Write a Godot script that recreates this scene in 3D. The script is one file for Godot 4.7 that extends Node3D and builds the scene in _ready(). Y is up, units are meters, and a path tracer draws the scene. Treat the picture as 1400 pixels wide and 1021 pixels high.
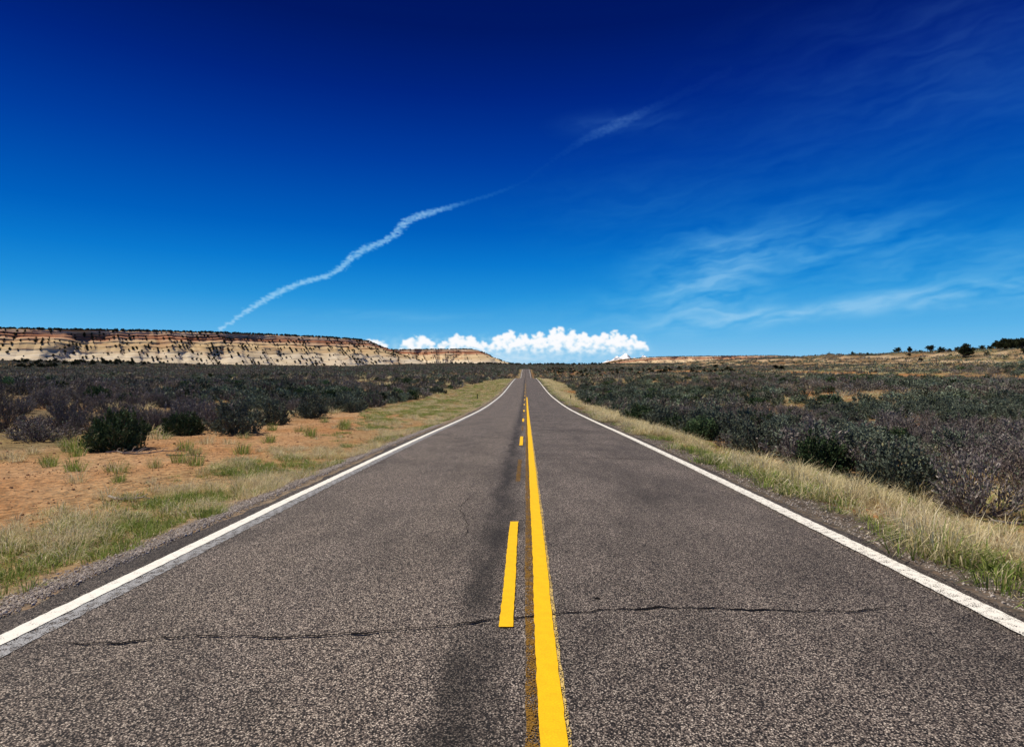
extends Node3D
# Two-lane desert road running straight to the horizon between sagebrush plains, banded mesas behind.
# x to the right, y up, the road runs along -z; d is the distance ahead (d = -z), metres.

class MB:
	var v := PackedVector3Array()
	var n := PackedVector3Array()
	var c := PackedColorArray()
	var u := PackedVector2Array()
	var u2 := PackedVector2Array()
	var idx := PackedInt32Array()
	func tri(p: Vector3, q: Vector3, r: Vector3, col: Color) -> void:
		v.append(p); v.append(q); v.append(r)
		c.append(col); c.append(col); c.append(col)
	func quad(p: Vector3, q: Vector3, r: Vector3, s: Vector3, col: Color) -> void:
		tri(p, q, r, col)
		tri(p, r, s, col)
	# three-sided tapered tube through points
	func tube(pts: Array, r0: float, r1: float, col: Color, sides := 3) -> void:
		var last := pts.size() - 1
		var rings := []
		for i in pts.size():
			var t: Vector3 = (pts[mini(i + 1, last)] - pts[maxi(i - 1, 0)]).normalized()
			var a := t.cross(Vector3(0.31, 0.17, 0.93)).normalized()
			var b := t.cross(a)
			var rad := lerpf(r0, r1, float(i) / last)
			var ring := []
			for k in sides:
				var w := TAU * k / sides
				ring.append(pts[i] + (a * cos(w) + b * sin(w)) * rad)
			rings.append(ring)
		for i in last:
			for k in sides:
				var k2 := (k + 1) % sides
				quad(rings[i][k], rings[i][k2], rings[i + 1][k2], rings[i + 1][k], col)
	func mesh(m: Material) -> ArrayMesh:
		var a := []
		a.resize(Mesh.ARRAY_MAX)
		a[Mesh.ARRAY_VERTEX] = v
		if n.size(): a[Mesh.ARRAY_NORMAL] = n
		if c.size(): a[Mesh.ARRAY_COLOR] = c
		if u.size(): a[Mesh.ARRAY_TEX_UV] = u
		if u2.size(): a[Mesh.ARRAY_TEX_UV2] = u2
		if idx.size(): a[Mesh.ARRAY_INDEX] = idx
		var am := ArrayMesh.new()
		am.add_surface_from_arrays(Mesh.PRIMITIVE_TRIANGLES, a)
		am.surface_set_material(0, m)
		return am

var rng := RandomNumberGenerator.new()
var taken := {}
var M := {}
var road_y := PackedFloat32Array()
const ROAD_FROM := -60
const ROAD_TO := 1500
var n_low := FastNoiseLite.new()
var n_mid := FastNoiseLite.new()
var n_fine := FastNoiseLite.new()
var n_patch := FastNoiseLite.new()

# ---------------------------------------------------------------- helpers
func numbered(called: String) -> String:
	var k: int = taken.get(called, 0)
	taken[called] = k + 1
	return called if k == 0 else "%s_%03d" % [called, k]

func tag(o: Node, label: String, category: String, group := "", kind := "") -> Node:
	o.set_meta("label", label)
	o.set_meta("category", category)
	if group: o.set_meta("group", group)
	if kind: o.set_meta("kind", kind)
	return o

func put(called: String, m: Mesh, parent: Node = null) -> MeshInstance3D:
	var o := MeshInstance3D.new()
	o.mesh = m
	if parent == null:
		o.name = numbered(called)
		add_child(o)
	else:
		o.name = called
		parent.add_child(o, true)
	return o

func base(called: String, at: Vector3, turn := 0.0, grow := Vector3.ONE) -> Node3D:
	var o := Node3D.new()
	o.name = numbered(called)
	add_child(o)
	o.transform = Transform3D(Basis(Vector3.UP, turn).scaled_local(grow), at)
	return o

func many(called: String, m: Mesh, list: Array, parent: Node = null) -> MultiMeshInstance3D:
	var mm := MultiMesh.new()
	mm.transform_format = MultiMesh.TRANSFORM_3D
	mm.use_colors = true
	mm.mesh = m
	mm.instance_count = list.size()
	for i in list.size():
		mm.set_instance_transform(i, list[i][0])
		mm.set_instance_color(i, list[i][1])
	var o := MultiMeshInstance3D.new()
	o.multimesh = mm
	if parent == null:
		o.name = numbered(called)
		add_child(o)
	else:
		o.name = called
		parent.add_child(o, true)
	return o

func mat(rough := 0.95, vc := true, spec := 0.25) -> StandardMaterial3D:
	var m := StandardMaterial3D.new()
	m.roughness = rough
	m.metallic_specular = spec
	m.vertex_color_use_as_albedo = vc
	return m

func noise(s: int, freq: float, oct: int, type := FastNoiseLite.TYPE_SIMPLEX_SMOOTH) -> FastNoiseLite:
	var f := FastNoiseLite.new()
	f.seed = s
	f.noise_type = type
	f.frequency = freq
	f.fractal_octaves = oct
	if oct == 1: f.fractal_type = FastNoiseLite.FRACTAL_NONE
	return f

func vary(c: Color, a: float) -> Color:
	var k := 1.0 + rng.randf_range(-a, a)
	return Color(c.r * k * (1.0 + rng.randf_range(-a, a) * 0.3), c.g * k, c.b * k * (1.0 + rng.randf_range(-a, a) * 0.3))

func ss(a: float, b: float, x: float) -> float:
	var t := clampf((x - a) / (b - a), 0.0, 1.0)
	return t * t * (3.0 - 2.0 * t)

# ---------------------------------------------------------------- terrain
func make_road_profile() -> void:
	var k := [[-60, 1.6], [-20, 0.54], [0, 0.0], [10, -0.28], [20, -0.62], [30, -1.0], [44, -1.47], [57, -1.77], [81, -2.08], [100, -2.1], [117, -1.99], [141, -1.85], [165, -1.78], [185, -1.8], [201, -1.9], [230, -2.4], [260, -3.3], [300, -4.9], [340, -5.9], [380, -5.5], [418, -4.45], [460, -3.2], [510, -1.9], [560, -0.7], [600, 0.1], [640, 0.4], [700, 0.0], [800, -1.0], [1000, 4.0], [1250, 8.5], [1500, 7.0]]
	road_y.resize(ROAD_TO - ROAD_FROM + 1)
	var i := 0
	for s in road_y.size():
		var d := float(s + ROAD_FROM)
		while i < k.size() - 2 and d > k[i + 1][0]: i += 1
		var p0 = k[maxi(i - 1, 0)]
		var p1 = k[i]
		var p2 = k[i + 1]
		var p3 = k[mini(i + 2, k.size() - 1)]
		var h: float = p2[0] - p1[0]
		var m1: float = (p2[1] - p0[1]) / (p2[0] - p0[0])
		var m2: float = (p3[1] - p1[1]) / maxf(p3[0] - p1[0], 1.0)
		var t: float = (d - p1[0]) / h
		var t2 := t * t
		var t3 := t2 * t
		road_y[s] = (2 * t3 - 3 * t2 + 1) * p1[1] + (t3 - 2 * t2 + t) * h * m1 + (-2 * t3 + 3 * t2) * p2[1] + (t3 - t2) * h * m2

func ry(d: float) -> float:
	var s := clampf(d - ROAD_FROM, 0.0, road_y.size() - 1.001)
	var i := int(s)
	return lerpf(road_y[i], road_y[i + 1], s - i)

func far_ry(d: float) -> float:     # the lie of the land along the road, without the road's own dips
	return ry(d) * ss(700, 1100, d)

func plain_y(x: float, d: float) -> float:
	var h := far_ry(d)
	if x < 0.0:
		h += -0.55 - 0.5 * ss(40, 110, d) * (1.0 - ss(250, 500, d))
		h += 9.0 * ss(-260, -640, x) * ss(330, 640, d) + 2.0 * ss(500, 900, d)
		h += 0.5 * ss(-13, -24, x) * (1.0 - ss(30, 60, d))
	else:
		h += -0.75
		var wob := n_low.get_noise_2d(d * 1.3, 77.0) * 14.0 + n_mid.get_noise_2d(d, 31.0) * 3.0
		var xx := x + wob
		var fall := 1.0 - 0.75 * ss(420, 1300, d)
		var lump := 0.6 + 0.4 * n_mid.get_noise_2d(x * 0.6 + 900.0, d * 0.6)
		h += fall * (1.5 * ss(100, 107, xx) * lump + 2.9 * ss(112, 160, xx) + (0.9 * ss(158, 160.5, xx) + 0.9 * ss(168, 171, xx + wob * 0.3) + 0.8 * ss(178, 181, xx)) * (0.6 + 0.8 * lump) + 3.6 * ss(158, 205, xx))
		h += 3.0 * ss(230, 700, x) * fall
	h += n_low.get_noise_2d(x, d) * (0.35 + 1.2 * ss(150, 600, d)) * ss(8, 60, absf(x))
	return h

func gh(x: float, d: float) -> float:
	var ax := absf(x)
	var r := ry(d)
	if ax < 3.6:
		return r - 0.12
	var wide := lerpf(48.0, 130.0, ss(180, 320, d))
	var h := lerpf(r, plain_y(x, d), ss(6.0, wide, ax))
	var drop := 0.05 + 0.17 * ss(3.7, 4.8, ax) if x < 0.0 else 0.05 + 0.4 * ss(3.9, 6.6, ax)
	h -= drop * (1.0 - ss(20, 40, ax)) 
	# the tan bank beside the far rise of the road
	h += 3.2 * exp(-pow((x + 10.0) / 3.2, 2.0) - pow((d - 398.0) / 22.0, 2.0))
	if d < 130.0:
		h += (n_mid.get_noise_2d(x * 2.0, d * 2.0) * 0.10 + n_fine.get_noise_2d(x, d) * 0.035) * ss(3.9, 6.0, ax)
	return h

func gcol(x: float, d: float) -> Color:
	var p := n_patch.get_noise_2d(x, d)
	var q := n_mid.get_noise_2d(x * 1.7 + 300.0, d * 1.7)
	var f := n_fine.get_noise_2d(x * 0.8, d * 0.8 + 50.0)
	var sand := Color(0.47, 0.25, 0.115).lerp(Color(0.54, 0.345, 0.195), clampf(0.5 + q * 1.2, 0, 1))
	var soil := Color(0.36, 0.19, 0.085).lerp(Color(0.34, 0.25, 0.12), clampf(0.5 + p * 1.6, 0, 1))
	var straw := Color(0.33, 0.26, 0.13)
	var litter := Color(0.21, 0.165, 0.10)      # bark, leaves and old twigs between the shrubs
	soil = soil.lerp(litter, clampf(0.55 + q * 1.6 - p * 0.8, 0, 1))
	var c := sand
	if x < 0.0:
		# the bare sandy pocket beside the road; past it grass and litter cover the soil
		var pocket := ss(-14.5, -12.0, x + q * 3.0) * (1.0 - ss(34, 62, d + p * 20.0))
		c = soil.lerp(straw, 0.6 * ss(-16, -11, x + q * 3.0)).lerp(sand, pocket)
		c = c.lerp(straw, ss(-8.5, -6.2, x + q * 1.4 + p * 1.5) * 0.45)
		c = c.lerp(Color(0.27, 0.225, 0.18), ss(-5.0, -4.1, x + f * 0.7) * 0.85)
	else:
		c = soil.lerp(straw, 0.45 * clampf(0.5 + p * 2.0 + q, 0, 1) )
		c = c.lerp(Color(0.40, 0.17, 0.065), ss(0.12, 0.35, q + p * 0.5) * (1.0 - ss(95, 100, x)))
		c = c.lerp(Color(0.15, 0.125, 0.105), 1.0 - ss(4.2, 4.8, x + f * 0.6))
		if x > 80.0:
			var wob := n_low.get_noise_2d(d * 1.3, 77.0) * 14.0 + n_mid.get_noise_2d(d, 31.0) * 3.0
			var xx := x + wob
			var bank := ss(97, 101, xx) * (1.0 - ss(110, 116, xx))
			c = c.lerp(Color(0.40, 0.165, 0.065).lerp(Color(0.46, 0.29, 0.14), clampf(0.5 + q * 1.8, 0, 1)), bank * clampf(0.6 + p * 2.0 + q, 0, 1))
			c = c.lerp(Color(0.22, 0.165, 0.10), 0.7 * ss(112, 122, xx) * clampf(0.7 + p * 1.5, 0, 1))
			var ledge := maxf(blob(xx, 0, 160.0, 0, 3.5, 1), maxf(blob(xx, 0, 171.0, 0, 3.0, 1), blob(xx, 0, 180.0, 0, 3.5, 1)))
			c = c.lerp(Color(0.60, 0.48, 0.33).lerp(Color(0.50, 0.33, 0.19), clampf(0.4 + q * 1.5, 0, 1)), ledge * clampf(0.6 + p * 2.6, 0, 1))
	if d > 380.0 and d < 425.0 and x < -4.5 and x > -18.0:
		c = c.lerp(Color(0.46, 0.31, 0.16), exp(-pow((x + 10.0) / 4.0, 2.0)))
	var k := 1.0 + f * 0.16
	return Color(c.r * k, c.g * k, c.b * k)

func lines(parts: Array) -> PackedFloat32Array:
	var out := PackedFloat32Array()
	for p in parts:
		var count := int(round((p[1] - p[0]) / p[2]))
		for i in count:
			out.append(p[0] + (p[1] - p[0]) * i / count)
	out.append(parts[-1][1])
	return out

func build_ground() -> void:
	var xs := lines([[-30000, -6000, 6000], [-6000, -1400, 460], [-1400, -300, 55], [-300, -60, 12], [-60, -18, 1.5], [-18, -3.4, 0.22], [-3.4, 3.4, 3.4], [3.4, 13, 0.22], [13, 40, 1.2], [40, 92, 4], [92, 200, 1.5], [200, 320, 10], [320, 1400, 60], [1400, 6000, 460], [6000, 30000, 6000]])
	var ds := lines([[-400, -60, 68], [-60, -4, 4], [-4, 24, 0.22], [24, 70, 0.8], [70, 150, 2.5], [150, 450, 4], [450, 1500, 20], [1500, 4000, 250], [4000, 40000, 4000]])
	var b := MB.new()
	var nx := xs.size()
	var nd := ds.size()
	for j in nd:
		for i in nx:
			b.v.append(Vector3(xs[i], gh(xs[i], ds[j]), -ds[j]))
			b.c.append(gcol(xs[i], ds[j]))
	b.n.resize(b.v.size())
	for j in nd:
		for i in nx:
			var l := b.v[j * nx + maxi(i - 1, 0)]
			var r := b.v[j * nx + mini(i + 1, nx - 1)]
			var t := b.v[mini(j + 1, nd - 1) * nx + i]
			var m := b.v[maxi(j - 1, 0) * nx + i]
			b.n[j * nx + i] = (r - l).cross(t - m).normalized()
	for j in nd - 1:
		for i in nx - 1:
			var a := j * nx + i
			b.idx.append_array(PackedInt32Array([a, a + nx, a + 1, a + 1, a + nx, a + nx + 1]))
	var m := mat(1.0, true, 0.15)
	m.albedo_texture = grain_texture(11, 1024, 0.88, 0.26)
	m.heightmap_enabled = true
	m.heightmap_texture = height_texture(12, 1024)
	m.heightmap_scale = 5.0
	m.uv1_triplanar = true
	m.uv1_world_triplanar = true
	m.uv1_scale = Vector3.ONE * 0.31
	tag(put("ground", b.mesh(m)), "dry orange sandy plain with straw and gravel along the road", "ground", "", "structure")

# ---------------------------------------------------------------- textures
func grain_texture(s: int, size: int, mid: float, amp: float) -> ImageTexture:
	var a := noise(s, 0.11, 3, FastNoiseLite.TYPE_CELLULAR)
	a.cellular_return_type = FastNoiseLite.RETURN_CELL_VALUE
	a.fractal_type = FastNoiseLite.FRACTAL_NONE
	var b := noise(s + 1, 0.012, 5)
	var ia := a.get_image(size, size).get_data()
	var ib := b.get_seamless_image(size, size).get_data()
	var out := PackedByteArray()
	out.resize(size * size * 3)
	for i in size * size:
		var k := mid + amp * ((ia[i] - 128) * 0.0030 + (ib[i] - 128) * 0.006)
		var t := (ia[i] - 128) * 0.0004
		out[i * 3] = clampi(int((k + t) * 255), 0, 255)
		out[i * 3 + 1] = clampi(int(k * 255), 0, 255)
		out[i * 3 + 2] = clampi(int((k - t) * 255), 0, 255)
	return ImageTexture.create_from_image(Image.create_from_data(size, size, false, Image.FORMAT_RGB8, out))

func height_texture(s: int, size: int) -> ImageTexture:
	var a := noise(s, 0.02, 6)
	return ImageTexture.create_from_image(a.get_seamless_image(size, size))

# asphalt: stones of many greys set in dark binder, 2048 px over 4 m
func asphalt_textures() -> Array:
	var size := 1536
	var a := noise(21, 0.26, 1, FastNoiseLite.TYPE_CELLULAR)
	a.cellular_return_type = FastNoiseLite.RETURN_CELL_VALUE
	var e := noise(21, 0.26, 1, FastNoiseLite.TYPE_CELLULAR)
	e.cellular_return_type = FastNoiseLite.RETURN_DISTANCE
	var g := noise(23, 0.02, 4)
	var ia := a.get_image(size, size).get_data()
	var ie := e.get_image(size, size).get_data()
	var ig := g.get_seamless_image(size, size).get_data()
	var ramp := []
	var r := RandomNumberGenerator.new()
	r.seed = 5
	for i in 256:
		var t := r.randf()
		var c: Color
		if t < 0.36: c = Color(0.020, 0.017, 0.018) * r.randf_range(0.6, 1.4)
		elif t < 0.56: c = Color(0.075, 0.066, 0.066) * r.randf_range(0.8, 1.25)
		elif t < 0.76: c = Color(0.22, 0.19, 0.175) * r.randf_range(0.8, 1.25)
		elif t < 0.90: c = Color(0.43, 0.38, 0.34) * r.randf_range(0.8, 1.2)
		else: c = Color(0.78, 0.72, 0.65) * r.randf_range(0.8, 1.2)
		ramp.append(c)
	var out := PackedByteArray()
	out.resize(size * size * 3)
	var hgt := PackedByteArray()
	hgt.resize(size * size)
	for i in size * size:
		var c: Color = ramp[ia[i]]
		var edge := clampf(1.25 - ie[i] / 150.0, 0.25, 1.0)
		var k := edge * (0.82 + 0.36 * ig[i] / 255.0)
		c = Color(minf(c.r * k, 1), minf(c.g * k, 1), minf(c.b * k, 1)).linear_to_srgb()
		out[i * 3] = int(c.r * 255)
		out[i * 3 + 1] = int(c.g * 255)
		out[i * 3 + 2] = int(c.b * 255)
		hgt[i] = clampi(int(255 - ie[i] * 0.8), 0, 255)
	return [ImageTexture.create_from_image(Image.create_from_data(size, size, false, Image.FORMAT_RGB8, out)), ImageTexture.create_from_image(Image.create_from_data(size, size, false, Image.FORMAT_L8, hgt))]

# wear of the carriageway: 8 m across, 64 m along; pale polished wheel paths, oil and seal stains, mottled repairs
func wear_texture() -> ImageTexture:
	var w := 400
	var h := 1600
	var f := noise(31, 1.0, 4)
	var g := noise(32, 1.0, 3)
	var img := Image.create(w, h, false, Image.FORMAT_RGB8)
	for j in h:
		var d := 64.0 * j / h
		var wrap := ss(58, 64, d)
		for i in w:
			var x := 8.0 * i / w - 4.0
			var n1 := lerpf(f.get_noise_2d(x * 0.55, d * 0.30), f.get_noise_2d(x * 0.55, (d - 64.0) * 0.30), wrap)
			var n2 := lerpf(g.get_noise_2d(x * 2.3, d * 0.9), g.get_noise_2d(x * 2.3, (d - 64.0) * 0.9), wrap)
			var k := (0.86 if x < 0.0 else 0.74) + n1 * 0.34 + n2 * 0.20
			var warm := 0.0
			for wp in [-2.45, -1.05]:
				var q := exp(-pow((x - wp) / 0.55, 2.0))
				k += 0.10 * q
				warm += 0.5 * q
			for wp in [0.95, 2.45]:
				k += 0.06 * exp(-pow((x - wp) / 0.45, 2.0))
			# seal and oil stain left of the centre line, with a blotchy edge
			var e := x + 0.31 + n2 * 0.16 + n1 * 0.08
			k *= 1.0 - 0.74 * exp(-pow(e / 0.19, 2.0)) * clampf(0.85 + n2 * 0.9, 0.0, 1.0)
			# newer dark seal outside the edge lines
			if x < -3.46 + n2 * 0.04: k *= 0.5
			if x > 3.46 + n2 * 0.08: k *= 0.5
			k = clampf(k, 0.08, 1.0)
			img.set_pixel(i, j, Color(k, k * (0.955 - 0.01 * warm), k * (0.935 - 0.06 * warm)).linear_to_srgb())
	return ImageTexture.create_from_image(img)

# paint with pinholes where the stones wore through; the share of bare spots is given
func paint_texture(s: int, c: Color, bare: float, fine: float, rough: float) -> ImageTexture:
	var size := 512
	var a := noise(s, 0.16, 3)
	var b := noise(s + 1, 0.02, 3)
	var ia := a.get_seamless_image(size, size).get_data()
	var ib := b.get_seamless_image(size, size).get_data()
	var img := Image.create(size, size, false, Image.FORMAT_RGBA8)
	for i in size * size:
		var va := ia[i] / 255.0
		var vb := ib[i] / 255.0
		var k := 1.0 + (va - 0.5) * fine + (vb - 0.5) * rough
		var cc := Color(clampf(c.r * k, 0, 1), clampf(c.g * k, 0, 1), clampf(c.b * k, 0, 1)).linear_to_srgb()
		cc.a = 1.0 if va * 0.65 + vb * 0.35 > bare else 0.0
		img.set_pixel(i % size, i / size, cc)
	return ImageTexture.create_from_image(img)

func paint(s: int, c: Color, bare: float, fine := 0.25, rough := 0.2) -> StandardMaterial3D:
	var m := mat(0.75, false, 0.4)
	m.albedo_texture = paint_texture(s, c, bare, fine, rough)
	if bare > 0.0:
		m.transparency = BaseMaterial3D.TRANSPARENCY_ALPHA_SCISSOR
		m.alpha_scissor_threshold = 0.5
	return m

# ---------------------------------------------------------------- road
func road_rows(from: float, to: float, step0: float, growth: float) -> PackedFloat32Array:
	var out := PackedFloat32Array()
	var d := from
	while d < to:
		out.append(d)
		d += maxf(step0, absf(d) * growth)
	out.append(to)
	return out

func build_road() -> void:
	var rows := road_rows(-30, 720, 0.4, 0.02)
	var cols := 24
	var b := MB.new()
	for d in rows:
		var ye := ry(d)
		var l := -3.86 + n_fine.get_noise_2d(3.0, d * 1.1) * 0.10 + n_mid.get_noise_2d(9.0, d) * 0.08
		var r := 3.84 + n_fine.get_noise_2d(43.0, d * 1.1) * 0.2 + n_mid.get_noise_2d(19.0, d) * 0.10
		for i in cols + 1:
			var x := lerpf(l, r, float(i) / cols)
			var y := ye - 0.012 * absf(x) + n_mid.get_noise_2d(x * 3.0, d * 0.7) * 0.006
			if i == 0 or i == cols: y -= 0.02
			b.v.append(Vector3(x, y, -d))
			b.u.append(Vector2(x, d) / 3.0)
			b.u2.append(Vector2((x + 4.0) / 8.0, d / 64.0))
		# skirts that close the edge of the slab
		for e in [l, r]:
			b.v.append(Vector3(e, ye - 0.3, -d))
			b.u.append(Vector2(e, d + 0.3) / 3.0)
			b.u2.append(Vector2((e + 4.0) / 8.0, d / 64.0))
	var w := cols + 3
	b.n.resize(b.v.size())
	for j in rows.size():
		var sl := (ry(rows[j] + 1.0) - ry(rows[j] - 1.0)) / 2.0
		for i in w:
			b.n[j * w + i] = Vector3(0, 1, sl).normalized()
	for j in rows.size() - 1:
		for i in cols:
			var a := j * w + i
			b.idx.append_array(PackedInt32Array([a, a + w, a + 1, a + 1, a + w, a + w + 1]))
		var p := j * w
		b.idx.append_array(PackedInt32Array([p, p + cols + 1, p + w, p + w, p + cols + 1, p + w + cols + 1]))
		p += cols
		b.idx.append_array(PackedInt32Array([p, p + w, p + 2, p + w, p + w + 2, p + 2]))
	var m := mat(0.85, false, 0.4)
	var tx := asphalt_textures()
	m.albedo_texture = tx[0]
	m.heightmap_enabled = true
	m.heightmap_texture = tx[1]
	m.heightmap_scale = 0.35
	m.detail_enabled = true
	m.detail_albedo = wear_texture()
	m.detail_blend_mode = BaseMaterial3D.BLEND_MODE_MUL
	m.detail_uv_layer = BaseMaterial3D.DETAIL_UV_2
	var road := put("road", b.mesh(m))
	tag(road, "straight two-lane asphalt road with yellow centre line and white edge lines", "road", "", "structure")
	# markings
	var yellow := paint(41, Color(0.84, 0.50, 0.0), 0.0, 0.30, 0.15)
	var yellow_thin := paint(43, Color(0.62, 0.46, 0.16), 0.47, 0.3, 0.2)
	var yellow_old := paint(45, Color(0.19, 0.10, 0.008), 0.50, 1.2, 0.3)
	var white := paint(47, Color(0.80, 0.79, 0.74), 0.26, 0.3, 0.15)
	var grey := paint(49, Color(0.30, 0.31, 0.33), 0.44, 0.5, 0.3)
	strip(road, "edge_line", white, -3.48, -3.34, -20, 640, 0.012, 0.010)
	strip(road, "old_edge_line", grey, -3.345, -3.19, -20, 640, 0.007, 0.02)
	strip(road, "edge_line", paint(47, Color(0.80, 0.79, 0.74), 0.36, 0.3, 0.15), 3.29, 3.48, -20, 640, 0.012, 0.012)
	strip(road, "old_centre_line", yellow_old, -0.005, 0.068, -20, 640, 0.006, 0.008)
	strip(road, "old_centre_line", yellow_thin, 0.180, 0.212, -20, 70, 0.006, 0.01)
	strip(road, "centre_line", yellow, 0.062, 0.188, -20, 74, 0.011, 0.006)
	for k in range(-1, 11):
		var d0 := 3.95 + 12.2 * k
		strip(road, "centre_dash", yellow, -0.183, -0.088, d0, d0 + 3.05, 0.011, 0.006)
		if k >= 0:
			strip(road, "old_centre_dash", yellow_old, -0.17, -0.09, d0 + 6.0, d0 + 9.0, 0.006, 0.012)
	# cracks: flat dark ribbons, the shade inside the grooves put in as colour
	var shade_and_tar := mat(1.0, false, 0.1)
	shade_and_tar.albedo_color = Color(0.012, 0.011, 0.011).linear_to_srgb()
	crack(road, shade_and_tar, Vector2(-3.1, 3.72), Vector2(3.0, 4.55), 71, 0.024)
	crack(road, shade_and_tar, Vector2(-2.9, 9.1), Vector2(-0.6, 9.4), 72, 0.014)
	crack(road, shade_and_tar, Vector2(-0.62, 6.2), Vector2(-0.75, 8.7), 73, 0.012)
	crack(road, shade_and_tar, Vector2(0.62, 5.0), Vector2(0.95, 4.6), 74, 0.012)
	crack(road, shade_and_tar, Vector2(0.2, 13.2), Vector2(2.9, 13.5), 75, 0.05)
	crack(road, shade_and_tar, Vector2(-3.2, 18.6), Vector2(-0.2, 18.9), 76, 0.05)
	crack(road, shade_and_tar, Vector2(0.3, 22.6), Vector2(3.3, 22.2), 77, 0.08)
	crack(road, shade_and_tar, Vector2(0.2, 31.0), Vector2(3.3, 31.5), 78, 0.10)
	var spot := MB.new()
	for i in 9:
		var w0 := TAU * i / 9.0
		var w1 := TAU * (i + 1) / 9.0
		var rr := func(q: float) -> float: return 0.021 + 0.004 * sin(q * 3.0) + 0.003 * cos(q * 2.0)
		spot.tri(Vector3(0, 0.008, 0), Vector3(cos(w0), 0, sin(w0)) * rr.call(w0) + Vector3(0, 0.002, 0), Vector3(cos(w1), 0, sin(w1)) * rr.call(w1) + Vector3(0, 0.002, 0), Color.WHITE)
	var so := put("tar_spot", spot.mesh(shade_and_tar), road)
	so.position = Vector3(0.545, ry(4.52) - 0.006 + 0.004, -4.52)

func strip(parent: Node, called: String, m: Material, x0: float, x1: float, from: float, to: float, lift: float, rag: float) -> void:
	var b := MB.new()
	var rows := road_rows(from, to, 0.045 if to - from < 4.0 else 0.06, 0.004)
	var f := noise(int(x0 * 1000.0) + 900, 3.1, 2)
	for d in rows:
		var y := ry(d) + lift + 0.00002 * maxf(d, 0.0)
		var xl := x0 + f.get_noise_2d(d * 2.0, 0.0) * rag + f.get_noise_2d(d * 0.1, 90.0) * 0.008
		var xr := x1 + f.get_noise_2d(d * 2.0, 50.0) * rag + f.get_noise_2d(d * 0.1, 90.0) * 0.008
		for x in [xl, xr]:
			b.v.append(Vector3(x, y - 0.012 * absf(x), -d))
			b.n.append(Vector3.UP)
			b.u.append(Vector2(x, d) / 1.1)
	for j in rows.size() - 1:
		var a := j * 2
		b.idx.append_array(PackedInt32Array([a, a + 2, a + 1, a + 1, a + 2, a + 3]))
	put(called, b.mesh(m), parent)

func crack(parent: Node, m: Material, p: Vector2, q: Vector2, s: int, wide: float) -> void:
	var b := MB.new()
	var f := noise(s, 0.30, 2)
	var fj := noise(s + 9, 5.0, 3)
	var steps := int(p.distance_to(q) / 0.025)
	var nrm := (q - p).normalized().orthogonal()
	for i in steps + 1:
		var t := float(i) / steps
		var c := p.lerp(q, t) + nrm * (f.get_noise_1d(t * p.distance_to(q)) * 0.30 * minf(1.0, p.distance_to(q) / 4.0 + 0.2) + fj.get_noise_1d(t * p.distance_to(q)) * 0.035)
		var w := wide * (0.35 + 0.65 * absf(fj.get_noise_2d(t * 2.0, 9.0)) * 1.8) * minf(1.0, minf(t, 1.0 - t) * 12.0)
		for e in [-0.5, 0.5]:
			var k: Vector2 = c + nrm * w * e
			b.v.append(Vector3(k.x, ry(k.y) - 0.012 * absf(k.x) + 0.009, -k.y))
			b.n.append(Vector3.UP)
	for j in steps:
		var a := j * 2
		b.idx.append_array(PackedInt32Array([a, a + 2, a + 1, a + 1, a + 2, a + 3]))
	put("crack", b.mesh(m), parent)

# ---------------------------------------------------------------- plants
func dirv(az: float, th: float) -> Vector3:
	return Vector3(sin(th) * cos(az), cos(th), sin(th) * sin(az))

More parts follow.
